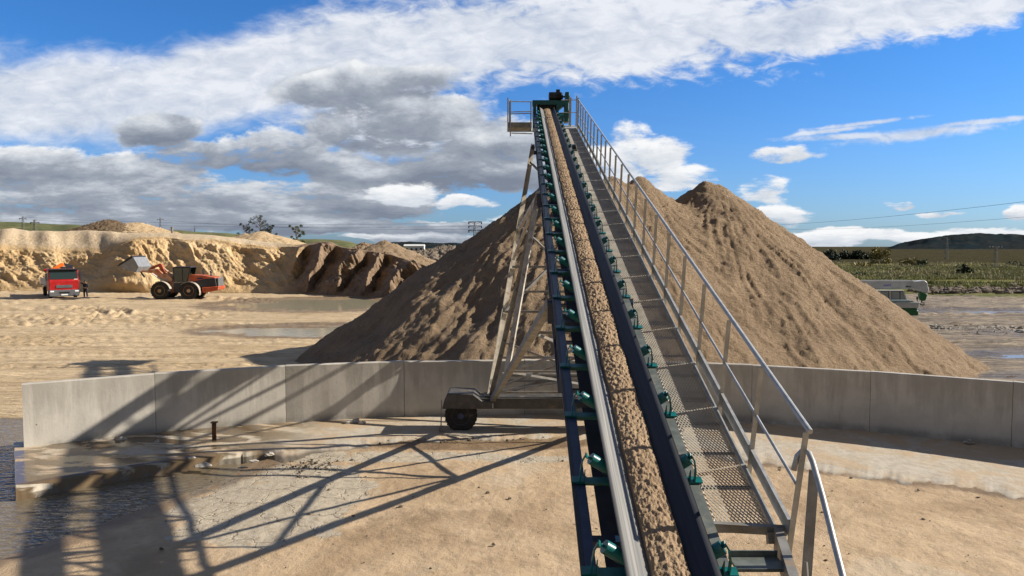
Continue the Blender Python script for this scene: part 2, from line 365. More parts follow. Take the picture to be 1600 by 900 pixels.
# ground material with masks
def ground_mat():
    m = bpy.data.materials.new('yard_ground'); m.use_nodes = True; T = NT(m.node_tree); b = T.n['Principled BSDF']
    q = T.new('ShaderNodeTexCoord').outputs['Object']
    def A(n): x = T.new('ShaderNodeAttribute', attribute_name=n); return x.outputs['Fac']
    n0 = T.noise(q, .12, 4, .6); n1 = T.noise(q, .9, 6, .65, .6); n2 = T.noise(q, 6, 6, .7); n3 = T.noise(q, 45, 3, .7)
    qs = T.vm('MULTIPLY', q, (.12, 1.0, 1)); ns = T.noise(qs, 1.4, 5, .65, .8)
    near = T.mix(T.mr(n1, .35, .68), (.48, .355, .225), (.38, .275, .165))
    near = T.mix(T.mr(n2, .53, .72, 0, .5), near, (.28, .19, .105)); near = T.mix(T.mr(n3, .58, .72, 0, .5), near, (.20, .14, .09))
    far = T.mix(T.mr(ns, .38, .62), (.60, .46, .285), (.45, .33, .19)); far = T.mix(T.mr(n1, .55, .72, 0, .55), far, (.34, .25, .155))
    qt = T.vm('MULTIPLY', q, (.5, 5.0, 1)); nt = T.noise(qt, 1.2, 4, .7, 1.2); far = T.mix(T.mr(nt, .58, .68, 0, .6), far, (.24, .17, .11))
    c = T.mix(A('far'), near, far)
    n4 = T.noise(q, .33, 4, .6, .8); near = T.mix(T.mr(n4, .50, .62, 0, .55), near, (.27, .185, .105)); near = T.mix(T.mr(n4, .42, .34, 0, .4), near, (.47, .40, .30)); c = T.mix(A('far'), near, far)
    # pale worn concrete showing through
    cm = T.m('ADD', A('conc'), T.m('MULTIPLY', T.m('SUBTRACT', n1, .5), 2.2)); cm = T.mr(cm, .42, .58)
    vo = T.new('ShaderNodeTexVoronoi', feature='DISTANCE_TO_EDGE'); vo.inputs['Scale'].default_value = 1.3
    T.put(vo.inputs['Vector'], T.vm('ADD', q, T.vm('MULTIPLY', T.noise(q, 2.5, 3, .6, out='Color'), (.5, .5, .5))))
    crack = T.mr(vo.outputs[0], .0, .022, 1, 0)
    cc = T.mix(T.mr(n2, .4, .7), (.43, .385, .30), (.32, .27, .20)); cc = T.mix(T.m('MULTIPLY', crack, .45), cc, (.12, .09, .06))
    c = T.mix(T.m('MULTIPLY', cm, .85), c, cc)
    # muddy flats, grass
    mud = T.mix(T.mr(ns, .38, .6), (.15, .122, .095), (.36, .29, .205)); mud = T.mix(T.mr(nt, .50, .60, 0, .85), mud, (.10, .08, .06)); mud = T.mix(T.mr(nt, .40, .33, 0, .8), mud, (.52, .45, .35))
    c = T.mix(A('mud'), c, mud)
    gr = T.mix(T.mr(ns, .38, .62), (.10, .115, .035), (.25, .225, .10)); gr = T.mix(T.mr(n1, .48, .66), gr, (.05, .065, .022))
    c = T.mix(T.mr(T.m('ADD', A('grass'), T.m('MULTIPLY', T.m('SUBTRACT', n0, .5), .8)), .4, .6), c, gr)
    c = T.mix(A('shaded_field'), c, T.mix(T.mr(ns, .4, .6), (.035, .037, .022), (.075, .062, .036)))  # cloud shade over the far field, painted in as darker ground
    wet = T.m('ADD', A('wet'), T.m('MULTIPLY', T.m('SUBTRACT', n1, .5), .9)); wet = T.mr(wet, .25, .8)
    dk = T.mix(1.0, c, (.50, .47, .44), 'MULTIPLY'); c = T.mix(wet, c, dk)
    T.put(b.inputs['Base Color'], c)
    T.put(b.inputs['Roughness'], T.m('SUBTRACT', .95, T.m('MULTIPLY', wet, .45)))
    T.put(b.inputs['Specular IOR Level'], T.m('MULTIPLY', T.m('SUBTRACT', 1.0, T.m('MAXIMUM', A('shaded_field'), A('grass'), clamp=True)), .3))
    bn = T.new('ShaderNodeBump'); bn.inputs['Distance'].default_value = .035
    hgt = T.m('ADD', T.m('ADD', T.m('MULTIPLY', n2, 1.), T.m('MULTIPLY', n3, .3)), T.m('MULTIPLY', n1, .8))
    hgt = T.m('SUBTRACT', hgt, T.m('MULTIPLY', T.m('MULTIPLY', crack, cm), .5))
    hgt = T.m('ADD', hgt, T.m('MULTIPLY', T.m('MULTIPLY', nt, A('far')), 5.0))
    T.put(bn.inputs['Height'], hgt); T.put(b.inputs['Normal'], bn.outputs[0])
    return m
M['ground'] = ground_mat()

def water_mat(name, col, rough, bs, bd, stretch=(1, 1, 1)):
    m = bpy.data.materials.new(name); m.use_nodes = True; T = NT(m.node_tree); b = T.n['Principled BSDF']
    b.inputs['Base Color'].default_value = (*col, 1); b.inputs['Roughness'].default_value = rough; b.inputs['Specular IOR Level'].default_value = .5
    b.inputs['IOR'].default_value = 1.33
    q = T.vm('MULTIPLY', T.new('ShaderNodeTexCoord').outputs['Object'], stretch)
    bn = T.new('ShaderNodeBump'); bn.inputs['Distance'].default_value = bd
    n = T.noise(q, bs, 2, .5, .6)
    T.put(bn.inputs['Height'], n); T.put(b.inputs['Normal'], bn.outputs[0]); return m
M['water'] = water_mat('rippled_puddle_water', (.15, .122, .08), .07, 4.2, .05, (.8, 2.2, 1))
M['pond'] = water_mat('silty_pond_water', (.32, .29, .20), .12, 1.5, .01)
M['film'] = water_mat('shallow_water_film', (.23, .19, .13), .16, 3.0, .006)

def concrete_mat(name, base, dark, blot=.5):
    m = bpy.data.materials.new(name); m.use_nodes = True; T = NT(m.node_tree); b = T.n['Principled BSDF']
    g = T.new('ShaderNodeNewGeometry').outputs['Position']
    n1 = T.noise(g, .9, 5, .65); n2 = T.noise(T.vm('MULTIPLY', g, (1, 1, .12)), 3.0, 5, .7); n3 = T.noise(g, 14, 5, .7)
    sz = T.new('ShaderNodeSeparateXYZ'); T.put(sz.inputs[0], g)
    topw = T.mr(sz.outputs[2], .5, 1.65, 0, .22)
    c = T.mix(T.mr(n1, .35, .65), base, tuple(x*.82 for x in base))
    c = T.mix(T.mr(T.m('ADD', n2, topw), .52, .78, 0, blot), c, dark)
    c = T.mix(T.mr(n3, .60, .75, 0, .35), c, tuple(x*.6 for x in dark))
    low = T.mr(sz.outputs[2], .32, .1, 0, .6); c = T.mix(T.m('MULTIPLY', low, T.mr(n1, .3, .6)), c, tuple(x*.55 for x in dark))
    vo = T.new('ShaderNodeTexVoronoi'); vo.inputs['Scale'].default_value = 1.6; T.put(vo.inputs['Vector'], g)
    c = T.mix(T.mr(vo.outputs['Distance'], .035, .02, 0, .8), c, (.05, .045, .04))
    T.put(b.inputs['Base Color'], c); b.inputs['Roughness'].default_value = .85
    bn = T.new('ShaderNodeBump'); bn.inputs['Distance'].default_value = .004; T.put(bn.inputs['Height'], T.m('ADD', n3, n2)); T.put(b.inputs['Normal'], bn.outputs[0])
    return m
M['wall'] = concrete_mat('weathered_concrete', (.54, .51, .45), (.30, .275, .235), .6)
def slab_mat():
    m = bpy.data.materials.new('apron_concrete'); m.use_nodes = True; T = NT(m.node_tree); b = T.n['Principled BSDF']
    g = T.new('ShaderNodeNewGeometry').outputs['Position']
    n1 = T.noise(g, .55, 6, .65, .8); n2 = T.noise(g, 5, 6, .7); n3 = T.noise(g, 30, 3, .7)
    c = T.mix(T.mr(n2, .4, .7), (.43, .385, .31), (.33, .29, .225))
    c = T.mix(T.mr(n1, .42, .58, 0, .85), c, (.40, .295, .185)); sz = T.new('ShaderNodeSeparateXYZ'); T.put(sz.inputs[0], g); c = T.mix(T.mr(sz.outputs[2], .02, -.02, 0, .8), c, (.06, .05, .035)); c = T.mix(T.mr(n3, .6, .75, 0, .4), c, (.2, .16, .11))
    wn = T.noise(T.vm('MULTIPLY', g, (.6, 1.6, 1)), .9, 4, .6, .6); wt = T.m('MULTIPLY', T.mr(sz.outputs[0], -4.5, -7.0), T.mr(wn, .40, .50))
    c = T.mix(wt, c, (.125, .088, .05))
    T.put(b.inputs['Base Color'], c); T.put(b.inputs['Roughness'], T.m('SUBTRACT', .8, T.m('MULTIPLY', wt, .68)))
    bn = T.new('ShaderNodeBump'); bn.inputs['Distance'].default_value = .02; T.put(bn.inputs['Strength'], T.m('SUBTRACT', 1.0, T.m('MULTIPLY', wt, .93))); T.put(bn.inputs['Height'], T.m('ADD', n2, n1)); T.put(b.inputs['Normal'], bn.outputs[0])
    return m
M['slab'] = slab_mat()

# ------------------------------------------------------------------ GROUND
WL = -.12     # near water level
PONDS = [gp(520, 472), gp(500, 516)]
def ell(x, y, cx, cy, rx, ry): return 1-np.sqrt(((x-cx)/rx)**2+((y-cy)/ry)**2)
pondsE = [(-16.5, 65.5, 9.5, 6.8), (-11.5, 44.5, 7.0, 3.2)]
pondsR = [(28.5, 34.5, 7.5, 1.6), (23.5, 28.6, 5.0, 1.0), (33, 42.5, 6, 1.6), (38, 57, 10, 2.0)]
def slab_r(az):      # inner edge distance of apron by azimuth (deg)
    return np.interp(az, [-34, -22.9, -7.3, 5, 22.2, 34.8, 45], [17.86, 18.5, 19.62, 19.45, 18.15, 18.25, 18.4])
def gz(x, y):
    x = np.asarray(x, float); y = np.asarray(y, float); D = np.hypot(x, y)
    z = .030*fbm(x*.35, y*.35, 3, 3)+.012*fbm(x*2.2, y*2.2, 3, 5)
    farm = ss(D, 22, 30)
    z = z+farm*(.05*fbm(x*.12, y*.5, 4, 11)+.035*ridged(x*.25, y*1.4, 3, 21)*ss(D, 25, 40)*(1-ss(D, 90, 130)))
    # tyre tracks arcs in the sand yard
    for (cx, cy, r, a) in ((-37, 52, 7.5, .07), (-37, 52, 9.1, .07), (-30, 78, 26, .07), (-30, 78, 28, .07), (-33, 60, 12, .06), (-33, 60, 13.6, .06), (-22, 84, 44, .06), (-22, 84, 46, .06), (-28, 40, 14, .06), (-28, 40, 15.8, .06)):
        d = np.abs(np.hypot(x-cx, y-cy)-r); th = np.arctan2(y-cy, x-cx)
        z = z+ss(D, 28, 30)*(1-ss(x, -24, -18))*a*2.2*(np.exp(-((d-.45)/.16)**2)-1.0*np.exp(-(d/.28)**2)*(1+.5*np.sin(th*r*7)))
    for (y0, sl_, a) in ((31.0, .05, .05), (31.7, .05, .05), (33.6, -.03, .045), (34.4, -.03, .045), (38.5, .10, .05), (39.4, .10, .05), (46, -.12, .06), (47.3, -.12, .06)):
        d = y-(y0+sl_*(x+15)+.5*np.sin(x*.13+y0)); z = z-ss(-x, 8, 12)*a*np.exp(-(d/.26)**2)*(.6+.6*np.sin(x*9+np.sign(d)*1.2))+ss(-x, 8, 12)*a*.7*np.exp(-((np.abs(d)-.42)/.14)**2)
    s = (-8.75+.5*(y-12.1)-x)*.9
    dip = np.where(s > 0, WL-.02-np.minimum(.22, s*.12), WL-.02+np.minimum(.12+z, -s*.055))
    D_ = np.hypot(x, y)
    az = np.degrees(np.arctan2(x, y))
    k = (1-ss(y, 21.3, 22.6))*ss(-az, 12, 22)
    z = z*(1-k)+dip*k
    z = z-.03*(1-k)*ss(18.6-D_, -.4, .6)*0
    for (cx, cy, rx, ry) in pondsE+pondsR:
        e = ell(x, y, cx, cy, rx, ry)+.25*fbm(x*.3, y*.5, 3, 31); z = z-np.clip(e+.15, 0, .5)*.35
    # right river flats: low ridges
    z = z+.22*np.clip(ridged(x*.06, y*.35, 3, 41)-.6, 0, 1)*ss(x, 16, 26)*ss(y, 30, 40)*(1-ss(D, 95, 120))
    # slope down edge before field
    z = z+.5*ss(D, 92, 112)*ss(az, 15, 20)
    return z
def masks(x, y):
    D = np.hypot(x, y); az = np.degrees(np.arctan2(x, y))
    far = ss(D, 21, 27)
    mud = ss(az, 18, 24)*ss(D, 27, 34)
    grass = ss(D, 80, 92)*ss(az, 8, 14)+ss(D, 150, 190)
    wet = np.zeros_like(x)
    s = (-8.4+.5*(y-12.1)-x)
    wet = np.maximum(wet, ss(s, -1.3, .1)*(1-ss(D, 21, 22.5))*ss(-az, 10, 20))
    for (cx, cy, rx, ry) in pondsE+pondsR: wet = np.maximum(wet, ss(ell(x, y, cx, cy, rx*1.25, ry*1.5), -.1, .25))
    sr = slab_r(az); wet = np.maximum(wet, .75*np.exp(-((sr-D-.35)/.4)**2)*ss(az, -12, 0))
    wet = np.maximum(wet, .8*ss(ell(x, y, -.6, 18.7, 3.6, .8), 0, .4))
    wet = np.maximum(wet, .40*ss(ell(x, y, -1.3, 13.2, 2.6, 1.6), 0, .5))
    conc = .9*ss(ell(x, y, -4.6, 14.6, 2.3, 3.2), -.1, .5)
    conc = np.maximum(conc, .8*ss(ell(x, y, -3.0, 17.6, 3.4, .55), -.1, .4)); conc = np.maximum(conc, .55*ss(ell(x, y, -6.5, 15.6, 2.5, 1.6), -.1, .5))
    conc = np.maximum(conc, .7*ss(ell(x, y, .2, 17.4, 1.8, .35), -.1, .4))
    shaded_field = ss(D+12*fbm(x*.02, y*.05, 3, 61), 205, 245)
    return dict(shaded_field=shaded_field, far=far, mud=mud, grass=np.clip(grass, 0, 1), wet=wet, conc=conc)
def terrain():
    azf = np.radians(np.concatenate([np.linspace(-60, -37, 40, endpoint=False), np.linspace(-37, 37, 820), np.linspace(37.3, 60, 40)]))
    ypx = np.linspace(1060, 386.2, 610); Df = H/((ypx-385)/FOC)
    D = np.concatenate([[.5, 2, 4, 6], Df[Df > 8.1], [9000, 14000]])
    A_, D2 = np.meshgrid(azf, D); x = D2*np.sin(A_); y = D2*np.cos(A_)
    z = gz(x, y)*(D2 < 900); at_ = masks(x, y)
    v = np.stack([x, y, z], -1).reshape(-1, 3); nc = len(azf); nr = len(D)
    i = np.arange(nr-1)[:, None]*nc+np.arange(nc-1)[None, :]
    f = np.stack([i, i+1, i+nc+1, i+nc], -1).reshape(-1, 4)
    # the rest of the disc, coarse, sharing the radial edges
    azr = np.radians(np.concatenate([[60], np.linspace(64, 296, 59), [300]])); Dr = D
    A2, D3 = np.meshgrid(azr, Dr); x2 = D3*np.sin(A2); y2 = D3*np.cos(A2); z2 = gz(x2, y2)*(D3 < 900); a2 = masks(x2, y2)
    b0 = len(v); nc2 = len(azr); v = np.concatenate([v, np.stack([x2, y2, z2], -1).reshape(-1, 3)])
    i = b0+np.arange(nr-1)[:, None]*nc2+np.arange(nc2-1)[None, :]
    f = np.concatenate([f, np.stack([i, i+1, i+nc2+1, i+nc2], -1).reshape(-1, 4)])
    attrs = {k: np.concatenate([at_[k].ravel(), a2[k].ravel()]) for k in at_}
    return tag(np_obj('ground', M['ground'], v, f, attrs), kind='structure')
terrain()

def sheet(name, m, cx, cy, rx, ry, z, seed, n=180, rough=.18, label=None):
    mb = MB(); vs = [(cx, cy, z)]
    for k in range(n):
        a = 2*math.pi*k/n; q = 1+rough*float(fbm(np.array(3*math.cos(a)), np.array(3*math.sin(a)), 3, seed))*1.6
        vs.append((cx+rx*q*math.cos(a), cy+ry*q*math.sin(a), z))
    mb.add(vs, [(0, 1+k, 1+(k+1) % n) for k in range(n)]); return tag(mb.build(name, m), kind='structure')
# near rippled water (ground rises through it at the shoreline)
mb = MB(); mb.add([(-30, 4, WL), (-4.5, 4, WL), (-4.5, 17, WL), (-11.2, 18.2, WL), (-12.6, 22.9, WL), (-30, 22.9, WL)], [(0, 1, 2, 3, 4, 5)])
tag(mb.build('water', M['water']), kind='structure')
for k, (cx, cy, rx, ry) in enumerate(pondsE): sheet('pond', M['pond'], cx, cy, rx*1.3, ry*1.4, -.075, 50+k)
for k, (cx, cy, rx, ry) in enumerate(pondsR): sheet('pond', M['film'], cx, cy, rx*1.3, ry*1.5, -.07, 60+k)

# ------------------------------------------------------------------ apron slab + wall
WC = Vector((.4, .3, 0)); WR = 21.6
def apron():
    azs = np.linspace(-34.0, 47, 1300); rows = [0, 0, .12, .3, .5, .7, .85, 1]
    X = []; Y = []; Z = []
    ri = slab_r(azs)+(.05+.13*ss(azs, -22, -16))*fbm(azs*.5, azs*0, 3, 71, .6)
    ri = ri+ss(azs, -21, -15)*.32*fbm(azs*.42, azs*0+3, 4, 77, .55)
    for j, t in enumerate(rows):
        r = ri+(22.3-ri)*t-(1.0 if j == 0 else 0)*ss(azs, -20, -17); x = r*np.sin(np.radians(azs)); y = r*np.cos(np.radians(azs))
        top = np.interp(azs, [-34, -22, -16, 0, 40], [.10, .10, .05, .04, .045])
        z = np.where(j == 0, -.6+.53*ss(azs, -20, -17), top+.006*fbm(x*1.5, y*1.5, 3, 81))
        X.append(x); Y.append(y); Z.append(z)
    X, Y, Z = map(np.array, (X, Y, Z)); o = grid_obj('concrete_apron', M['slab'], X, Y, Z, smooth=False)
    bm = bmesh.new(); bm.from_mesh(o.data)   # close the left end
    bm.verts.ensure_lookup_table(); n = len(azs)
    vs = [bm.verts[j*n] for j in range(1, len(rows))]; lo = [bm.verts.new((v.co.x, v.co.y, -.6)) for v in vs]
    for a in range(len(vs)-1): bm.faces.new((vs[a], vs[a+1], lo[a+1], lo[a]))
    bmesh.ops.recalc_face_normals(bm, faces=bm.faces); bm.to_mesh(o.data); bm.free()
    tag(o, kind='structure')
apron()
def film(name, px, py, rx, ry, rz, seed, m='film'):
    c = gp(px, py, .11); sheet(name, M[m], c.x, c.y, rx, ry, .112, seed, rough=.22)
Z0 = Vector((0, 0, 1))
def wall():
    wl = empty('concrete_wall', (.4, 21.9, .06), 0, 'long curved grey concrete retaining wall round the foot of the big sand pile', 'wall')
    xs = [27, 237, 443, 630, 820, 1000, 1178, 1365, 1590, 1800, 2010]
    def wp(px):
        a = (px-800)/FOC   # intersection of the vertical plane with the circle
        d = Vector((a, 1, 0)); d.normalize(); b = d.dot(WC); cc = WC.length_squared-WR*WR
        return d*(b+math.sqrt(b*b-cc))
    for k in range(len(xs)-1):
        p, q = wp(xs[k]), wp(xs[k+1]); d = (q-p).normalized(); nrm = Vector((-d.y, d.x, 0))
        if nrm.dot(WC-p) > 0: nrm = -nrm            # pointing outwards
        g = .0025; p2 = p+d*g; q2 = q-d*g; th = .2; top = 1.655+.006*((k*7) % 3)
        mb = MB(); L = (q2-p2).length; nx = 14
        prof = [(0, -.05), (0, top-.02), (.02, top), (th-.02, top), (th, top-.02), (th, -.05)]
        for i in range(nx+1):
            c = p2+d*(L*i/nx); wob = .004*math.sin(i*1.7+k)
            mb.v += [c+nrm*(a+ (wob if a < .1 else 0))+Vector((0, 0, b)) for a, b in prof]
        for i in range(nx):
            for j in range(5): mb.f.append((i*6+j, i*6+j+1, (i+1)*6+j+1, (i+1)*6+j))
        mb.f.append(tuple(range(6))); mb.f.append(tuple(nx*6+j for j in reversed(range(6))))
        mb.build('wall_panel', M['wall'], wl, world=True)
        if k: jj = MB(); jj.frame(p+nrm*.10+Vector((0, 0, .8)), d, nrm, Z0, .006, .1015, .845); jj.build('joint_filler', M['black'], wl, world=True)
wall()

# ------------------------------------------------------------------ quarry bank
def bank():
    px = np.arange(-260, 700, 1.1)
    by = np.interp(px, [-260, 0, 100, 200, 330, 440, 520, 590, 640, 700], [452, 455, 455, 457, 458, 459, 462, 465, 469, 474])
    by = by+.35*fbm(px*.008, px*0, 2, 95)
    lip = np.interp(px, [-260, 0, 60, 120, 160, 190, 222, 250, 320, 360, 400, 430, 462, 500, 516, 532, 562, 575, 595, 615, 650, 675, 700],
                    [388, 387, 390, 392, 392, 381, 371, 371.5, 374.5, 379, 384, 387, 385, 379, 380, 385, 391.5, 391, 395, 401, 410, 419, 428])
    lip = lip+(1.2+1.6*ss(px, 180, 260))*fbm(px*.022, px*0, 3, 91, .5)
    crest = np.interp(px, [-260, 0, 22, 48, 66, 100, 140, 175, 200, 260, 330, 365, 400, 465, 500, 700], [356, 359, 356.5, 361, 361, 361.5, 360, 362, 364, 364, 367.5, 371, 376, 383, 379, 428])
    crest = np.minimum(crest, lip-.5)
    Db = H/((by-385)/FOC); A_ = (px-800)/FOC
    rows_face = np.linspace(0, 1, 90); X = []; Y = []; Z = []
    Dl = Db+np.interp(px, [-260, 150, 200, 440, 700], [7.0, 7.0, 7.5, 7.5, 6.5])
    Dl = Dl+1.0*fbm(px*.012, px*0, 3, 97, .5)
    sl_ = np.array([ray(p, l)[2]/ray(p, l)[1] for p, l in zip(px, lip)]); zl = H+sl_*Dl
    slc = np.array([ray(p, l)[2]/ray(p, l)[1] for p, l in zip(px, crest)]); Dc = Dl+9; zc = H+slc*Dc
    dark = ss(px, 440, 480)
    a_ = px*.075
    for t in rows_face:
        h_ = t*8.0; scarp = np.interp(px, [-260, 150, 230, 440, 700], [.80, .80, .76, .82, .86])
        # slumped talus below, steeper scarp above
        run = np.where(t < scarp, t/scarp*.86, .86+.14*(t-scarp)/(1-scarp)); rise = np.where(t < scarp, t/scarp*.72, .72+.28*(t-scarp)/(1-scarp))
        run = run*.6+t*.4; rise = rise*.6+t*.4
        Dt = Db+(Dl-Db)*run; zt = zl*rise
        env = min(1, t*5)*(1-.75*ss(np.array(t), .9, 1.0))
        ch = ridged((a_+h_*.62+.5*fbm(a_*.3, h_*.3, 2, 131))*.42, h_*.085, 4, 107); R1 = .70*fbm(a_*.16+h_*.12, h_*.22, 3, 101)+.30*fbm(a_*.22+h_*.1, h_*.6, 4, 103, .55)+.24*ch+.10*fbm(a_*1.0, h_*1.0, 5, 108, .7)+.10*ridged(a_*.9, h_*.9, 3, 109)*ss(np.array(t), .55, .8)
        lean = px-t*44; sw = ((lean*.0228+.25*fbm(lean*.02, lean*0+t*1.4, 3, 111)) % 1.0); saw = np.where(sw < .74, sw/.74, (1-sw)/.26)
        R2 = saw*2.7-1.2+.55*fbm(a_*.5, h_*.5, 4, 112, .6)+.2*fbm(a_*2, h_*2, 3, 113)
        fan = np.exp(-((px-(192+8*(1-t)))/(22+30*(1-t)))**2)*(1-t**1.6)*(1+.25*fbm(a_*.3, h_*.3, 3, 119))*2.6
        Rr = env*((1-dark)*R1+dark*R2)+fan*min(1, t*6+.35)
        D0 = Dt-Rr*.80; z0 = zt+Rr*.42*env
        X.append(A_*D0); Y.append(D0); Z.append(np.where(t == 0, -.3, z0))
    for t in np.linspace(0.03, 1, 26):
        D = Dl+9*t; z = zl+(zc-zl)*np.sin(t*math.pi/2)**.9
        z = z+.18*ss(t, 0, .4)*(1-t*.8)*fbm(a_*.12, t*1.1+px*0, 3, 131)+.02*fbm(a_*1.5, t*12+px*0, 3, 133)
        z = z+.20*(np.sin(px*.085+1.2*np.sin(px*.023))+.4*np.sin(px*.19))*math.sin(math.pi*min(1, t*1.05))*(1-ss(px, 175, 200))
        X.append(A_*D); Y.append(D); Z.append(z)
    for (dd, f) in ((14, .97), (22, .85), (40, .5), (70, -.1)):
        D = Dc+dd; X.append(A_*D); Y.append(D); Z.append(zc*f)
    X, Y, Z = map(np.array, (X, Y, Z))
    PXX = np.tile(px, (X.shape[0], 1)); RI = np.tile(np.arange(X.shape[0])[:, None], (1, len(px)))
    o = grid_obj('quarry_bank', M['bank'], X, Y, Z, dict(soil=ss(PXX+20*fbm(X*.2, Z*.4, 3, 141), 430, 490), top=ss(RI, 89, 93)*(1-ss(PXX, 440, 480)))); tag(o, kind='structure')
bank()

def heap(name, peaks, m, label, cat, ext, res, seed, amp=.12, toe=.8, floor=-.3, group=None, gully=.17, kind=None, base=0.0):
    """sand pile: union of cones; peaks = (x, y, z, slope)"""
    x0, x1, y0, y1 = ext; nx = int((x1-x0)/res); ny = int((y1-y0)/res)
    x, y = np.meshgrid(np.linspace(x0, x1, nx), np.linspace(y0, y1, ny))
    wx = x+.35*fbm(x*.35, y*.35, 3, seed+5); wy = y+.35*fbm(x*.35+9, y*.35, 3, seed+6)
    z = np.full(x.shape, -99.)
    for (cx, cy, cz, sl) in peaks:
        r = np.hypot(wx-cx, wy-cy); th = np.arctan2(wy-cy, wx-cx); h = (cz-base)
        q = cz-sl*(np.sqrt(r*r+.2**2)-.2)
        q = q+.10*toe*np.clip(r*sl/h, 0, 1.2)**3
        q = q-gully*ss(r, .6, 4)*np.abs(vn(th*9, r*.10, seed+31))*1.1+gully*.35*vn(th*34, r*.3, seed+37)*ss(r, .5, 3)
        k = .14; z = np.where(z < -50, q, np.log(np.exp(np.clip((z)/k, -200, 200))+np.exp(np.clip(q/k, -200, 200)))*k) if len(peaks) > 1 else q
    z = z+amp*.22*ridged(x*2.6+fbm(x, y, 2, seed+51), y*2.6, 3, seed+41)
    z = z+amp*.75*fbm(x*.9, y*.9, 3, seed, .5)+amp*.75*fbm(x*4.2, y*4.2, 3, seed+3, .7)
    z = np.maximum(z, floor)
    cell = (z[:-1, :-1] > floor+.01) | (z[1:, :-1] > floor+.01) | (z[:-1, 1:] > floor+.01) | (z[1:, 1:] > floor+.01)
    v = np.stack([x, y, z], -1).reshape(-1, 3); i = np.arange(ny-1)[:, None]*nx+np.arange(nx-1)[None, :]
    f = np.stack([i, i+1, i+nx+1, i+nx], -1)[cell]
    used = np.unique(f); rm = -np.ones(len(v), int); rm[used] = np.arange(len(used)); v = v[used]; f = rm[f]
    o = np_obj(name, m, v, f)
    tag(o, label, cat, group, kind); return o
PK = [(2.75, 35.4, 8.6, .705), (5.95, 36.2, 8.35, .74), (9.6, 36.8, 8.2, .722), (4.5, 35.8, 8.3, .74), (7.2, 38, 7.8, .74)]
heap('sand_pile', PK, M['pile'], 'huge brown sand pile with several peaks behind the concrete wall, under the conveyor head', 'sand pile', (-13, 24.5, 21.9, 50), .08, 201, .065)

# ------------------------------------------------------------------ upper mounds / far heaps
def cone_px(name, px, py, Y, slope, m, label, group, seed, rad, amp=.25, base=6.0):
    p = at(px, py, Y)
    return heap(name, [(p.x, p.y, p.z, slope)], m, label, 'sand heap', (p.x-rad, p.x+rad, p.y-rad, p.y+rad), rad/45, seed, amp, .5, base-1.5, group, .12, base=base)
GH = 'smaller heaps standing on and behind the quarry bank'
cone_px('sand_heap', 212, 347.5, 108, .29, M['bankgrey'], 'broad pale sand heap on top of the bank, right of the dark one', GH, 301, 9, .15, 5.2)
cone_px('soil_heap', 171, 344.5, 106.5, .30, M['heapdark'], 'dark brown soil heap on the skyline above the loader bucket', GH, 305, 6.5, .22, 6.0)
cone_px('sand_heap', 408, 361.5, 100, .30, M['bankgrey'], 'low pale sand heap in front of the thin trees', GH, 311, 7.5, .08, 4.6)
cone_px('sand_heap', 385, 365, 112, .33, M['bankgrey'], 'small pale sand mound at the foot of the left tree', GH, 314, 5, .08, 5.2)
cone_px('gravel_heap', 603, 377, 92, .42, M['pile'], 'grey brown gravel heap rising behind the shaded end of the bank', GH, 317, 9, .2, 2.0)
cone_px('gravel_heap', 572, 380.5, 95, .40, M['pile'], 'low gravel heap left of the taller one behind the bank', GH, 319, 6, .3, 3.2)
cone_px('gravel_heap', 700, 385.5, 150, .22, M['rubblem'], 'wide low grey gravel heap in the distance left of the big pile', GH, 323, 12, .6, .5)
cone_px('soil_heap', 1583, 590, 28.6, .5, M['heapdark'], 'little reddish soil heap behind the right end of the wall', GH, 327, 1.3, .05, -.3)

# ------------------------------------------------------------------ hills
def hillmat(name, a, b, c, s, haze=0):
    m = bpy.data.materials.new(name); m.use_nodes = True; T = NT(m.node_tree); bs = T.n['Principled BSDF']
    q = T.new('ShaderNodeTexCoord').outputs['Object']; q2 = T.vm('MULTIPLY', q, (1, .35, 1.6))
    n1 = T.noise(q2, s, 5, .65); n2 = T.noise(q2, s*7, 3, .7)
    cc = T.mix(T.mr(n1, .4, .6), a, b); cc = T.mix(T.mr(n2, .5, .62, 0, .8), cc, c); T.put(bs.inputs['Base Color'], cc)
    bs.inputs['Roughness'].default_value = 1; bs.inputs['Specular IOR Level'].default_value = 0
    return m
def hill(prof, D, depth, m, seed, n=260, z0=-1.0, rough=1.0):
    px = np.linspace(prof[0][0], prof[-1][0], n); cy = np.interp(px, [p[0] for p in prof], [p[1] for p in prof])
    A_ = (px-800)/FOC; X = []; Y = []; Z = []
    for t in np.linspace(0, 1, 26):
        Dt = D+depth*t; zc = H+np.array([ray(p, c)[2]/ray(p, c)[1] for p, c in zip(px, cy)])*(D+depth)
        z = z0+(zc-z0+t*D*.0006*fbm(px*.22, px*0, 4, seed+5, .7))*(ss(np.array(t), 0, 1)**.8)+rough*t*fbm(px*.03, t*3+px*0, 4, seed)*depth*.012*math.sin(math.pi*min(1, t*1.02))+rough*.25*t*fbm(px*.35, t+px*0, 3, seed+9)*D*.0012
        X.append(A_*Dt); Y.append(Dt+0*px); Z.append(z)
    X.append(A_*(D+depth*1.7)); Y.append(0*px+D+depth*1.7); Z.append(0*px+z0-5)
    return tag(grid_obj('hill', m, *map(np.array, (X, Y, Z))), kind='structure')
m_scrub = hillmat('scrub_hillside', (.16, .155, .08), (.11, .12, .06), (.055, .07, .035), .02)
m_dark = hillmat('shaded_wooded_hill', (.014, .024, .029), (.027, .030, .030), (.007, .011, .014), .02)  # cloud shade on the far hills is put into these dark tones
m_dist = hillmat('distant_ridge', (.10, .12, .13), (.16, .16, .15), (.07, .09, .10), .004)
m_field = hillmat('dark_field', (.045, .046, .032), (.075, .058, .038), (.026, .030, .022), .01)  # field under cloud, its shade mixed into the colour
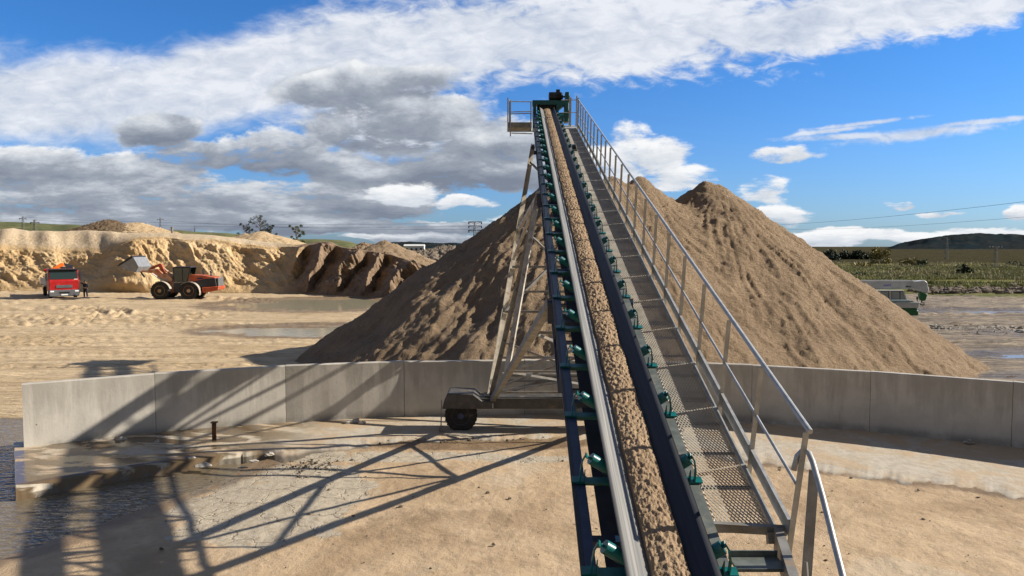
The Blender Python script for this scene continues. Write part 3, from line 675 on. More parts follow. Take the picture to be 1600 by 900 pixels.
hill([(-700, 330), (-200, 341), (0, 347), (60, 349.5), (130, 353), (250, 359), (370, 366), (450, 373.5), (500, 374), (545, 377), (566, 383), (640, 386)], 420, 500, m_scrub, 401, rough=.4)
hill([(560, 386), (600, 379), (640, 377.5), (690, 380), (740, 380), (800, 378), (900, 380), (1000, 383), (1150, 387)], 1800, 900, m_dark, 411, rough=.5)
hill([(1100, 388), (1180, 386), (1260, 387), (1310, 388), (1400, 390), (1470, 388), (1700, 387)], 5000, 2000, m_dist, 421, rough=.4)
hill([(1340, 391), (1385, 389), (1405, 380.5), (1435, 374.5), (1465, 369.5), (1505, 365.5), (1530, 364.5), (1570, 367.5), (1600, 367), (1700, 364), (1900, 372), (2200, 388)], 1300, 900, m_dark, 431, rough=1.0)
hill([(1190, 395), (1270, 393), (1400, 391), (1500, 389.5), (1700, 390)], 700, 300, m_field, 441, rough=.2)

# ------------------------------------------------------------------ vegetation
def leafmat(name, c, var=.4):
    m = mat(name, c, .7, var=var, vs=.8, spec=.2); return m
M['leaf'] = leafmat('olive_leaves', (.075, .095, .035)); M['leafy'] = leafmat('yellowing_leaves', (.20, .17, .055)); M['leafd'] = leafmat('dark_leaves', (.028, .040, .020))
M['bark'] = mat('bark', (.10, .08, .06), .9, var=.3)
M['reed'] = leafmat('reed_green', (.22, .22, .085), .6); M['reedp'] = leafmat('reed_plume', (.28, .245, .14), .5)
def leaves(mb_v, mb_f, c, rad, n, size, rng, flat=1.0):
    p = rng.normal(0, 1, (n, 3)); p /= np.linalg.norm(p, axis=1)[:, None]; p *= (rng.random(n)**.45)[:, None]*np.array(rad)*1.0; p += c
    a = rng.normal(0, 1, (n, 3)); a /= np.linalg.norm(a, axis=1)[:, None]; b = np.cross(a, rng.normal(0, 1, (n, 3))); b /= np.linalg.norm(b, axis=1)[:, None]
    s = size*(.5+rng.random(n))[:, None]; b0 = sum(len(q) for q in mb_v)
    v = np.stack([p-a*s, p+b*s*.5, p+a*s, p-b*s*.5], 1).reshape(-1, 3); mb_v.append(v)
    mb_f.append(b0+np.arange(n*4).reshape(-1, 4))
def tree(name, base, h, w_, m, label, cat, group, seed, dens=500, leaf=.12, sparse=False, bush=False):
    rng = np.random.default_rng(seed); root = empty(name, base, 0, label, cat, group); b = Vector(base)
    tr = MB(); V = []; F = []
    tr.tube([b-Vector((0, 0, .2)), b+Vector((.03*w_, 0, h*.35)), b+Vector((-.02*w_, 0, h*.7)), b+Vector((0, 0, h*.95))], [h*.028, h*.02, h*.012, h*.004], 6)
    nb = 14 if sparse else 11
    for k in range(nb):
        t = .25+.7*k/nb if not bush else .1+.7*rng.random(); a = rng.random()*6.28; L = w_*.5*(1.1-t*.6)*(.6+.6*rng.random())
        e = b+Vector((math.cos(a)*L, math.sin(a)*L, h*min(.97, t+.18*rng.random()))); s = b+Vector((0, 0, h*t*.85))
        tr.tube([s, (s+e)/2+Vector((0, 0, .03*h)), e], [h*.01, h*.007, h*.003], 5)
        r = w_*(.10 if sparse else .24)*(.7+.6*rng.random())
        leaves(V, F, np.array(e), (r, r, r*.8), int(dens/nb), leaf, rng)
        leaves(V, F, np.array((s+e)/2), (r*.8, r*.8, r*.7), int(dens/nb*.5), leaf, rng)
    tr.build('trunk', M['bark'], root, world=True)
    v = np.concatenate(V)-np.array(base); f = np.concatenate(F); np_obj('crown', m, v, f, None, False, root)
    return root
GT = 'thin trees standing on the quarry bank'
pt = at(385, 372, 118); tree('tree', (pt.x, pt.y, 5.6), zat(385, 346, 118)-5.6, 2.5, M['leafd'], 'small dark tree left of its taller neighbour on the bank', 'tree', GT, 1, 900, .065, True)
pt = at(407, 372, 118); tree('tree', (pt.x, pt.y, 5.6), zat(407, 337, 118)-5.6, 3.6, M['leafd'], 'tallest thin dark tree on the bank, behind the low sand mound', 'tree', GT, 2, 1300, .065, True)
pt = at(424, 372, 119); tree('tree', (pt.x, pt.y, 5.6), zat(424, 352, 119)-5.6, 2.2, M['leafd'], 'short dark sapling just right of the tallest thin tree', 'tree', GT, 3, 900, .07, True)
pt = at(463, 378, 112); tree('tree', (pt.x, pt.y, 3.6), zat(463, 348, 112)-3.6, 3.0, M['leaf'], 'pale green airy tree alone beside the end of the sand mound', 'tree', GT, 4, 1700, .065, True)
GB = 'bushes and small trees in the river field'
def bush(px, ytop, ybase, w_px, m, label, seed, dens=500):
    D = H/((ybase-385)/FOC); p = gp(px, ybase); hh = (ybase-ytop)/FOC*D; ww = w_px/FOC*D
    return tree('bush', (p.x, p.y, 0), hh, ww, m, label, 'bush', GB, seed, dens, .05*ww+.05, bush=True)
bush(1376, 386, 415, 26, M['leafy'], 'tall brownish half bare tree between field and far tree line', 11, 900)
bush(1509, 412, 434, 20, M['leafd'], 'round dark green bush above the reeds on the right', 12, 900)
bush(1425, 408, 418, 32, M['leafy'], 'wide straw coloured bush right of the half bare tree', 13, 600)
bush(1441, 406, 419, 16, M['leaf'], 'small green bush beside the straw coloured one', 14, 500)
bush(1345, 413, 421, 30, M['leafy'], 'straw coloured low bush left of the half bare tree', 15, 500)
bush(1296, 400, 409, 26, M['leafd'], 'low dark bush close to the slope of the big pile', 16, 500)
bush(1583, 410, 416, 22, M['leaf'], 'low green bush near the right edge of the field', 17, 300)
bush(305, 352, 386.9, 3, M['leafd'], 'tiny dark bush on the skyline behind the loader', 18, 120).location.z = 6
for k, (x, yt, w_) in enumerate([(1278, 394, 24), (1296, 393, 22), (1313, 395, 20), (1328, 394, 24), (1346, 396, 22), (1360, 397, 18), (1262, 395, 18)]):
    lab = ['first', 'second', 'third', 'fourth', 'fifth', 'rightmost', 'leftmost'][k]
    D = 262; p = at(x, 400, D); hh = zat(x, yt, D); 
    tree('tree', (p.x, p.y, -.5), hh+.5, w_/FOC*D*1.4, M['leafd'], ('%s dark tree of the far row beyond the field' % lab) if k > 4 else ('%s dark tree from the left, past the leftmost, in the far row' % lab), 'tree', 'row of dark trees beyond the field', 40+k, 700, .38, bush=True)
rb = np.random.default_rng(77)
for k in range(26):
    yb = rb.uniform(416, 441); wq = rb.uniform(9, 26)*(yb-385)/45; hq = wq*rb.uniform(.25, .42)
    bush(rb.uniform(1330, 1600), yb-hq, yb, wq, M[('leaf', 'leafy', 'leaf', 'leafd')[k % 4]], 'small rounded shrub growing low among the reeds of the river field', 200+k, 350)
# reeds and tall grass: countless blades
def blades(name, m, n, seed, dfun, hgt, wid, amin, amax, thr=0.0):
    rng = np.random.default_rng(seed); az = rng.uniform(amin, amax, n*2); D = dfun(rng, n*2)
    x = D*np.sin(np.radians(az)); y = D*np.cos(np.radians(az)); dn = fbm(x*.035, y*.10, 3, seed+1); k = dn > thr
    x, y, D, dn = x[k][:n], y[k][:n], D[k][:n], dn[k][:n]; n = len(x)
    z = gz(x, y); h = hgt*(.6+.7*rng.random(n))*(1+.5*dn); a = rng.uniform(0, math.pi, n); wd = wid*(.6+.8*rng.random(n))
    dx = np.cos(a)*wd; dy = np.sin(a)*wd; lx = rng.normal(0, .25, n)*h; ly = rng.normal(0, .25, n)*h
    v = np.stack([np.stack([x-dx, y-dy, z-.05], -1), np.stack([x+dx, y+dy, z-.05], -1), np.stack([x+lx+dx*.4, y+ly+dy*.4, z+h], -1), np.stack([x+lx-dx*.4, y+ly-dy*.4, z+h*.93], -1)], 1).reshape(-1, 3)
    o = np_obj(name, m, v, np.arange(n*4).reshape(-1, 4), None, False); return o
tag(blades('reeds', M['reed'], 80000, 501, lambda r, n: r.uniform(104, 190, n), .30, .035, 17, 37), 'dense green reeds and tall grass covering the river field', 'reeds', kind='stuff')
tag(blades('reed_plumes', M['reedp'], 14000, 511, lambda r, n: r.uniform(104, 230, n), .42, .045, 15, 37, .10), 'pale feathery seed heads among the green reeds', 'reeds', kind='stuff')
tag(blades('grass', M['reed'], 12000, 521, lambda r, n: r.uniform(96, 108, n), .3, .06, 19, 37, -.05), 'short rough grass between the muddy flats and the reeds', 'grass', kind='stuff')

# ------------------------------------------------------------------ rocks
def rock_mesh(mb, c, s, rng):
    bm = bmesh.new(); bmesh.ops.create_icosphere(bm, subdivisions=2, radius=1)
    q = rng.normal(0, 1, 3)
    sc_ = np.array(s)*(.7+.6*rng.random(3)); b = len(mb.v)
    for v in bm.verts:
        k = 1+.35*math.sin(v.co.x*3+q[0]*5)*math.cos(v.co.y*4+q[1]*5)+.2*math.sin(v.co.z*7+q[2]*9)
        mb.v.append(Vector((c[0]+v.co.x*sc_[0]*k, c[1]+v.co.y*sc_[1]*k, c[2]+max(-.3, v.co.z*k)*sc_[2])))
    mb.f += [tuple(b+v.index for v in f.verts) for f in bm.faces]; bm.free()
rr = np.random.default_rng(5)
GR = 'lumps of broken concrete on the yard floor'
for (px, py, s, lab) in [(303, 722, .22, 'large white lump of broken concrete at the broken corner of the slab'), (318, 729, .14, 'second white lump just right of the largest one on the slab corner'),
                         (340, 714, .12, 'flat dark edged stone right of the white lumps'), (421, 711, .13, 'small rough stone pair by the pale streak of bare concrete'), (397, 722, .08, 'tiny stone left of the gravel patch on the floor'),
                         (545, 661, .13, 'stone lying against the wall foot, left of a pair'), (556, 660, .12, 'middle stone of the three against the wall foot'), (565, 662, .10, 'right stone of the three against the wall foot'),
                         (187, 689, .13, 'flat stone on the slab near the first wall joint'), (245, 693, .11, 'pale stone on the wet slab right of the first wall joint'), (1515, 693, .12, 'broken lump lying at the foot of the shaded wall on the right')]:
    z = .06 if py < 710 else .0
    p = gp(px, py, z); mb = MB(); rock_mesh(mb, (p.x, p.y, z+.02), (s, s*.8, s*.55), rr); tag(mb.build('concrete_lump', M['rock']), lab, 'stone', GR)
mb = MB()
for k in range(700):
    px = rr.uniform(1425, 1640); py = rr.normal(458, 1.7)+(px-1500)*.004; p = gp(px, py); p.z = float(gz(p.x, p.y)); s = .12+.25*rr.random()**2; rock_mesh(mb, (p.x, p.y, p.z+.10), (s*1.6, s, s), rr) if k % 2 == 0 else None
tag(mb.build('rubble', M['rubblem']), 'line of grey rubble between the mud flats and the reeds', 'rubble', kind='stuff')
mb = MB()
for k in range(260):
    px = rr.uniform(1455, 1640); py = rr.normal(515, 3); p = gp(px, py); s = .04+.10*rr.random()**2; rock_mesh(mb, (p.x, p.y, .02), (s*1.5, s, s), rr)
tag(mb.build('stones', M['rock']), 'scattered stones along the mud ridge on the right flats', 'stones', kind='stuff')
mb = MB()
for k in range(420):
    q = rr.random()
    if q < .4: p = gp(rr.normal(485, 25), rr.normal(728, 7))
    elif q < .7: p = gp(rr.uniform(520, 880), rr.normal(687, 3))
    else: p = gp(rr.uniform(250, 1580), rr.uniform(700, 890))
    s = .008+.022*rr.random()**3; rock_mesh(mb, (p.x, p.y, .01), (s*1.3, s, s), rr)
tag(mb.build('pebbles', M['rubblem']), 'loose pebbles and crumbs strewn over the sandy yard floor', 'pebbles', kind='stuff')
# rusty stub post on the apron
p = gp(335, 690, .06); root = empty('steel_post', p, 0, 'short rusty steel stub post standing on the slab by the wall', 'post')
MB().box((0, 0, .24), (.11, .02, .48)).box((0, .045, .24), (.02, .07, .48)).build('upright', M['rusty'], root)
MB().box((0, .03, .012), (.2, .2, .024)).build('base_plate', M['rusty'], root); MB().box((0, .02, .49), (.15, .12, .03)).build('cap', M['rusty'], root)

# ------------------------------------------------------------------ CONVEYOR
dcam = np.array([(818-800)/FOC, (450-33)/FOC]); Dv = Vector(ray(818, 33)).normalized()
U = Vector((Dv.y, -Dv.x, 0)).normalized(); Nn = U.cross(Dv).normalized(); CAM = Vector((0, 0, H))
def P(s, u, v): return CAM+U*u+Nn*v+Dv*s
S0, S1 = 1.2, 34.6; UC = 1.0; IV = 1.165; SI0 = 4.49; NI = 26
Mconv = Matrix((( U.x, Dv.x, Nn.x, 0), (U.y, Dv.y, Nn.y, 0), (U.z, Dv.z, Nn.z, 0), (0, 0, 0, 1)))
o0 = P(S0, UC, -4.4); Mconv = Matrix.Translation(o0) @ Mconv
conv = empty('belt_conveyor', label='long inclined belt conveyor on a wheeled frame, carrying sand up to the pile', cat='conveyor', matrix=Mconv)
def cbox(mb, s0, s1, u0, u1, v0, v1): return mb.frame(P((s0+s1)/2, (u0+u1)/2, (v0+v1)/2), U, Dv, Nn, (u1-u0)/2, (s1-s0)/2, (v1-v0)/2)
VT = -3.82
# side stringers (C channels)
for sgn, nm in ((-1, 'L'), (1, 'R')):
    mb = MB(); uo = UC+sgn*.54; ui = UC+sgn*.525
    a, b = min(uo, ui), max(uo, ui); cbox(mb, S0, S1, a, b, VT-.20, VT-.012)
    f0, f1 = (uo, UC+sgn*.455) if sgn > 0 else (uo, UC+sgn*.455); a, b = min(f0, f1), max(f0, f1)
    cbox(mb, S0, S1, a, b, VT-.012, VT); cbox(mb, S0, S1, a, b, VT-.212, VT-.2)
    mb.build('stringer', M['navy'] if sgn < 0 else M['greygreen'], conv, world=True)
mb = MB(); cbox(mb, S0, S1, UC-.575, UC-.542, VT-.03, VT+.004); mb.build('edge_angle', M['black'], conv, world=True)
# lower truss of the gallery
mb = MB(); VB = VT-.85
for u in (UC-.5, UC+.5): cbox(mb, 9.0, S1-1, u-.035, u+.035, VB-.035, VB+.035)
k = 0; s = 9.0
while s+1.6 < S1-1:
    for u in (UC-.5, UC+.5):
        mb.bar(P(s, u, VT-.2), P(s, u, VB), .05, up=U); mb.bar(P(s, u, VB), P(s+1.6, u, VT-.2), .05, up=U)
    mb.bar(P(s, UC-.5, VB), P(s, UC+.5, VB), .05, up=Nn); s += 1.6
mb.build('lower_truss', M['navy'], conv, world=True)
# belt
def belt_profile(u):   # height of carrying belt above VT+.06
    a = abs(u); return 0 if a < .12 else (a-.12)*.72
def strip(name, us, vs, s0, s1, ns, m, th=.012):
    n = len(us); ss_ = [s0+(s1-s0)*k/ns for k in range(ns+1)]; mb = MB()
    for s in ss_:
        mb.v += [P(s, UC+.035+u, v) for u, v in zip(us, vs)]+[P(s, UC+.035+u, v-th) for u, v in zip(us, vs)]
    for i in range(ns):
        for j in range(n-1):
            a = i*2*n+j; b_ = (i+1)*2*n+j; mb.f.append((a, a+1, b_+1, b_)); mb.f.append((a+n, b_+n, b_+n+1, a+n+1))
        a = i*2*n; b_ = (i+1)*2*n; mb.f.append((a, b_, b_+n, a+n)); mb.f.append((a+n-1, a+2*n-1, b_+2*n-1, b_+n-1))
    return mb.build(name, m, conv, world=True, smooth='all')
us = [-.325, -.27, -.2, -.14, -.1, 0, .1, .14, .2, .27, .325]; VBt = VT+.09
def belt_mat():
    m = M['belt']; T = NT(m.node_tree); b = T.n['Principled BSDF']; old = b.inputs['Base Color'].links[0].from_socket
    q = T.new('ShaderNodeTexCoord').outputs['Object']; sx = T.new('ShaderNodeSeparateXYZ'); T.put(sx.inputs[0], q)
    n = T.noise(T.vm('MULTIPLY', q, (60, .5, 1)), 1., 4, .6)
    edge = T.m('MULTIPLY', T.mr(sx.outputs[0], -.06, -.09), T.mr(n, .25, .6, .75, 1))     # sunlit look of the left wing, painted in as paler grey
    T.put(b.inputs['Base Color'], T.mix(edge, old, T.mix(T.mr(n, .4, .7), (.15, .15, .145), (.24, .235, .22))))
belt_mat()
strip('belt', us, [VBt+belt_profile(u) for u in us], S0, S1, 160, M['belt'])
mb = MB(); cbox(mb, S0, S1, UC-.31, UC+.31, VT-.47, VT-.455); mb.build('return_belt', M['beltdark'], conv, world=True)
# pulley
mb = MB(); mb.lathe([(.05, -.5), (.05, -.36), (.24, -.35), (.25, 0), (.24, .35), (.05, .36), (.05, .5)], P(S1, UC, VT-.17), U, 28); mb.build('head_pulley', M['beltdark'], conv, world=True, smooth=True)
# load
def load():
    ns = 2300; nu = 44; s = np.linspace(S0, S1, ns); t = np.linspace(-1, 1, nu); Sg, Tg = np.meshgrid(s, t, indexing='ij')
    edge = .142+.014*fbm(Sg*1.6, Sg*0+np.sign(Tg)*4, 4, 601); u = Tg*edge
    base = VBt+np.where(np.abs(u) < .12, 0, (np.abs(u)-.12)*.72)
    hgt = .022+.040*(1-Tg**2)**.6; hgt = hgt*(1+.18*fbm(Sg*1.1, Tg*0, 3, 605))
    nz_ = .013*fbm(Sg*20, u*24, 3, 607, .75)+.007*ridged(Sg*9+u*4, u*9, 2, 611)
    v = base+hgt+nz_*np.clip((1-Tg**2)*4, 0, 1); v = np.where(np.abs(Tg) > .999, base-.004, v)
    uu = UC+.05+u; s2 = Sg+.012*fbm(Sg*14, u*25, 2, 615)
    pts = np.array(CAM)[None, None]+uu[..., None]*np.array(U)+v[..., None]*np.array(Nn)+s2[..., None]*np.array(Dv)
    o = grid_obj('sand_load', M['beltsand'], pts[..., 0], pts[..., 1], pts[..., 2])
    tag(o, 'ribbon of damp brown sand riding up the conveyor belt', 'sand')
load()
# crumbs of sand on the belt
# idlers
idl = MB(); s = SI0; cbox(idl, s-.03, s+.03, UC-.455, UC+.455, VT-.05, VT+.0-.052+.055)
cbox(idl, s-.035, s+.035, UC-.455, UC+.455, VT+.003, VT+.009)
idl = MB(); cbox(idl, s-.045, s+.045, UC-.56, UC+.56, VT+.002, VT+.010); cbox(idl, s+.039, s+.045, UC-.5, UC+.5, VT-.075, VT+.002)
idl_o = idl.build('idler', M['teal'], conv, world=True, origin=P(s, UC, VT))
def wing(sg):
    mb = MB(); a = P(s+.02, UC+.035+sg*.14, VBt-.078); b_ = P(s+.02, UC+.02+sg*.43, VBt-.078+.285*.72); d = (b_-a).normalized()
    mb.tube([a, b_], .052, 14); mb.tube([b_, b_+d*.03], .012, 8); return mb.build('roller', M['teal'], idl_o, world=True, smooth=True)
WM[idl_o.name] = wmat(conv) @ Matrix.Translation(idl_o.location)
wing(-1); wing(1)
MB().tube([P(s+.02, UC-.09, VBt-.078), P(s+.02, UC+.15, VBt-.078)], .052, 12).build('roller', M['roller'], idl_o, world=True, smooth=True)
for sg in (-1, 1):
    mb = MB(); pts = [P(s-.02, UC+sg*.50, VT+.01), P(s-.03, UC+sg*.50, VT+.13), P(s-.02, UC+sg*.485, VT+.22), P(s+.0, UC+sg*.455, VT+.265), P(s+.02, UC+sg*.44, VT+.235)]
    for k in range(len(pts)-1): mb.bar(pts[k], pts[k+1], .045, .010, up=U)
    cbox(mb, s-.045, s+.045, UC+min(sg*.44, sg*.57), UC+max(sg*.44, sg*.57), VT+.011, VT+.022)
    mb.prism([(-.05, 0), (.03, 0), (-.02, .12)], P(s, UC+sg*.46, VT+.011), Dv, Nn, U, .008)
    mb.build('bracket', M['teal'], idl_o, world=True)
    MB().bar(P(s, UC+sg*.13, VT+.012), P(s, UC+sg*.13, VBt-.04), .05, .01, up=U).build('roller_support', M['teal'], idl_o, world=True)
allo = {}
for c in C.objects:
    if c.parent: allo.setdefault(c.parent.name, []).append(c)
for k in range(-1, NI-1):
    if k == 0: continue
    copy_tree(idl_o, conv, idl_o.location+Vector((0, k*IV, 0)), allo)
# cross members seen between stringer and belt
cm_ = MB(); s = SI0+.55; cbox(cm_, s-.04, s+.04, UC-.52, UC+.52, VT-.19, VT-.13); cmo = cm_.build('cross_member', M['navy'], conv, world=True, origin=P(s, UC, VT))
for k in range(1, 13): copy_tree(cmo, conv, cmo.location+Vector((0, k*IV*2, 0)), allo)
# walkway
SW0, SW1 = 5.36, 31.0; VW = -4.06; UW0, UW1 = 1.63, 2.16
mb = MB(); cbox(mb, SW0, SW1, UW1-.05, UW1, VW-.10, VW); cbox(mb, SW0, SW1, UW0-.03, UW0+.01, VW-.08, VW-.004); mb.build('walkway_frame', M['galv'], conv, world=True)
mb = MB(); s = SW0+.02; k = 0
while s < SW1:
    if k == 0:
        q = MB(); cbox(q, s-.016, s+.016, UW0+.012, UW1-.052, VW-.045, VW-.022); cb_ = q.build('crossbar', M['navy'], conv, world=True, origin=P(s, UW0, VW))
        q = MB(); q.bar(P(s+.02, UC+.54, VW-.07), P(s+.02, UW1-.03, VW-.07), .04, .04, up=Nn); ob_ = q.build('outrigger', M['navy'], conv, world=True, origin=P(s, UW0, VW))
    else:
        copy_tree(cb_, conv, cb_.location+Vector((0, s-SW0-.02, 0)), {})
        if k % 4 == 0: copy_tree(ob_, conv, ob_.location+Vector((0, s-SW0-.02, 0)), {})
    s += IV/2*1.0; k += 1
def grating():
    ps = .040; pu = .034; n = int((SW1-SW0)/ps); nu = int((UW1-.052-UW0-.012)/(pu/2)); V = []; F = []
    j = np.arange(nu+1); u = UW0+.012+j*pu/2
    for k in range(n):
        s = SW0+k*ps; z = np.where((j+k) % 2 == 0, 0.0, 1.0)
        sc_ = s+ps*(z-.5)*.86; hw = .0056
        a = np.stack([u, sc_-hw, np.full_like(u, VW-.004)], -1); b = np.stack([u, sc_+hw, np.full_like(u, VW+.003)], -1); c = np.stack([u, sc_+hw*.2, np.full_like(u, VW-.012)], -1)
        V.append(np.stack([a, b, c], 1).reshape(-1, 3)); b0 = k*(nu+1)*3; i = b0+np.arange(nu)*3
        F.append(np.stack([i, i+3, i+4, i+1], -1)); F.append(np.stack([i+1, i+4, i+5, i+2], -1))
    V = np.concatenate(V); F = np.concatenate(F)
    loc = np.stack([V[:, 0]-UC, V[:, 1]-S0, V[:, 2]+4.4], -1)
    o = np_obj('grating', M['grate'], loc, F, None, False, conv)
grating()
# upper third of the walkway is plain sheet steps
mb = MB(); cbox(mb, 30.3, 31.3, UW0-.05, UW1-.06, VW+.008, VW+.02); mb.build('head_plate', M['galv'], conv, world=True)
# toe board, rails, posts
mb = MB(); s = SW0-.23; k = 0; IP = 1.15
while s+IP < SW1+.3:
    cbox(mb, s+.05, s+IP-.03, UW1+.035, UW1+.041, VW+.03, VW+.20); cbox(mb, s+.05, s+IP-.03, UW1+.010, UW1+.0345, VW+.194, VW+.20); s += IP
mb.build('toe_board', M['galv'], conv, world=True)
post = MB(); s = SW0-.23; cbox(post, s-.028, s+.028, UW1+.042, UW1+.048, VW-.16, VW+1.06); cbox(post, s-.028, s-.022, UW1+.002, UW1+.0415, VW-.16, VW+1.06)
po = post.build('railing_post', M['galv'], conv, world=True, origin=P(s, UW1, VW))
for k in range(1, 23): copy_tree(po, conv, po.location+Vector((0, k*IP, 0)), allo)
mb = MB(); mb.tube([P(SW0-.28, UW1+.045, VW+1.08), P(SW1+.1, UW1+.045, VW+1.08)], .022, 10); mb.build('handrail', M['galv'], conv, world=True, smooth=True)
mb = MB(); mb.tube([P(SW0-.20, UW1+.028, VW+.56), P(SW1+.1, UW1+.028, VW+.56)], .014, 8); mb.build('mid_rail', M['galv'], conv, world=True, smooth=True)
mb = MB()
for a, b in (((SW1+.1, UW1+.045), (SW1+.1, UW0-.1)),):
    for h_ in (.55, 1.05): mb.tube([P(a[0], a[1], VW+h_), P(b[0], b[1], VW+h_)], .018, 8)
for s_ in (SW1-.05, SW1+.1, SW1+.9):
    for u_ in (UW1+.045, UW1-.25): mb.bar(P(s_, u_, VW-.1), P(s_, u_, VW+1.15), .045, .045, up=Dv)
mb.build('head_railing', M['galv'], conv, world=True)
# head: px helper at camera depth
def hp(px, py, zc=33.6): return CAM+Vector(ray(px, py))*zc
X1 = Vector((1, 0, 0)); Y1 = Vector((0, 1, 0)); Z1 = Vector((0, 0, 1))
def pbox(mb, x0, x1, y0, y1, zc, depth):
    a = hp(x0, y1, zc); b = hp(x1, y0, zc); c = (a+b)/2
    return mb.frame(c+Y1*depth/2, X1, Y1, Z1, abs(b.x-a.x)/2, depth/2, abs(b.z-a.z)/2)
mb = MB(); pbox(mb, 832, 871, 156.5, 163.5, 33.3, .5); pbox(mb, 833, 838, 164, 200, 33.2, 1.2); pbox(mb, 869.5, 873, 164, 198, 33.2, 1.2)
a = hp(870, 157, 33.3); mb.prism([(0, 0), (.36, 0), (.36, -.16), (.1, -.38), (0, -.38)], a+Y1*.3, X1, Z1, Y1, .6)
mb.build('head_frame', M['tealhead'], conv, world=True)
mb = MB(); pbox(mb, 839, 869, 164, 176, 33.5, .02); mb.build('head_curtain', M['black'], conv, world=True)
mb = MB(); c = hp(869.5, 149.5, 33.5)+Y1*.25
mb.lathe([(.12, -.34), (.20, -.32), (.21, -.30), (.21, .02), (.19, .03), (.19, .24), (.15, .30), (.04, .31), (.04, .45)], c, X1, 24)
for k in range(10):
    mb.lathe([(.218, -.02+k*.026), (.218, -.012+k*.026)], c, X1, 20)
mb.box(c+Vector((.08, 0, .24)), (.17, .2, .14)); mb.box(c+Vector((-.02, 0, -.22)), (.5, .3, .05))
mo = mb.build('drive_motor', M['black'], conv, world=True, smooth=True)
mb = MB(); pbox(mb, 883.3, 889.7, 143.5, 160, 33.3, .5); pbox(mb, 882, 888.5, 160, 190, 33.3, .55); pbox(mb, 889, 891, 171, 184, 33.3, .4); mb.build('belt_guard', M['tealhead'], conv, world=True, bevel=.02)
mb = MB(); pbox(mb, 874, 883, 176, 182, 33.3, .3); mb.lathe([(.2, -.1), (.2, .1)], hp(877, 184, 33.4), X1, 18); mb.build('gearbox', M['tealhead'], conv, world=True)
# side service platform
plat = MB(); pbox(plat, 794, 831, 191, 199, 32.6, 1.3); po_ = plat.build('service_platform', M['galvd'], conv, world=True); WM[po_.name] = WM[conv.name]
mb = MB()
for (x0, y0, x1, y1) in ((798, 158.5, 831, 159), (798, 175, 831, 174), (798, 178, 831, 177), (799, 208, 832, 209), (799, 205, 832, 205)):
    for z in (32.55,): mb.tube([hp(x0, y0, z), hp(x1, y1, z)], .022, 8)
for (x, y0, y1, z) in ((793.5, 153, 206, 32.5), (797.5, 157, 213, 32.6), (829.5, 159, 206, 32.6), (796, 157, 200, 33.8), (829.5, 159, 192, 33.8)): mb.bar(hp(x, y0, z), hp(x, y1, z), .05, .05, up=Y1)
mb.tube([hp(797, 158.5, 33.9), hp(831, 159, 33.9)], .02, 8); mb.tube([hp(794, 155, 32.5), hp(796, 158, 33.9)], .02, 8)
mb.build('platform_railing', M['galv'], po_, world=True)

# --- wheeled support
YT = 20.2
def tw(px, py, Y=YT): return at(px, py, Y)
base_z = .85; FL = Vector((-.62, YT, base_z)); FR = Vector((3.25, YT, base_z))
LT = at(833, 222, 25.2)-Z1*.10          # top of rear-raking leg
LM = at(842, 290, 18.6)-Z1*.22
LB = at(861, 462, 11.2)-Z1*.1
w2 = U*1.02
def mirr(p): # mirrored across conveyor plane (centre u=UC)
    q = p-CAM; a = q.dot(U); return p+U*(2*UC-2*a)
RT, RM, RB = mirr(LT), mirr(LM), mirr(LB)
mb = MB()
for F_, T_ in ((FL, LT), (FR, RT)): mb.angle(F_, T_, .15, .02, up=Y1, flip=1 if F_ is FL else -1)
mb.build('rear_leg', M['legpaint'], conv, world=True)
mb = MB()
for F_, T_ in ((FL, LM), (FR, RM)): mb.angle(F_+Vector((.03, -.02, 0)), T_, .13, .02, up=Y1, flip=-1)
mb.build('centre_leg', M['galvd'], conv, world=True)
mb = MB()
for F_, T_ in ((FL, LB), (FR, RB)): mb.bar(F_+Vector((.08, -.2, 0)), T_, .125, .125)
mb.build('front_brace', M['galvd'], conv, world=True)
for a_, b_ in ((LT, RT), (LM, RM), (LB, RB)):
    mb = MB(); mb.bar(a_-U*.05-Nn*.25, b_+U*.05-Nn*.25, .12, .12)
    for c_ in (a_, b_): mb.bar(c_-Nn*.32, c_+Nn*.02, .14, .1, up=U)
    mb.build('crosshead', M['navy'], conv, world=True)
def lerp(a, b, t): return a+(b-a)*t
mb = MB()
for (F_, T_, Mm, Bb) in ((FL, LT, LM, LB), (FR, RT, RM, RB)):
    mb.bar(lerp(F_, T_, .62), Mm, .09, .09)                     # strut to boom
    mb.bar(lerp(F_, T_, .50), Mm, .07, .07)
    mb.bar(lerp(F_, Bb, .42), Mm+Dv*.3, .11, .09)               # inner post
mb.build('strut', M['legpaint'], conv, world=True)
mb = MB()
def rung(t, l1, l2, w_=.07): mb.bar(lerp(FL, l1, t), lerp(FR, l2, t), w_, w_)
for t in (.30, .47, .64): rung(t, LT, RT)
for t in (.22, .55): rung(t, LM, RM, .06)
for t0, t1 in ((.30, .64), (.64, .30), (.64, .92), (.92, .64)): mb.bar(lerp(FL, LT, t0), lerp(FR, RT, t1), .06, .06)
for t0, t1 in ((.12, .42), (.42, .12), (.42, .8), (.8, .42)): mb.bar(lerp(FL, LB, t0), lerp(FR, RB, t1), .07, .05)
for t in (.12, .42, .8): rung(t, LB, RB, .05)
for t0, t1 in ((.05, .30), (.30, .05)): mb.bar(lerp(FL, LM, t0), lerp(FR, RM, t1), .07, .05)
mb.build('cross_bracing', M['galvd'], conv, world=True)
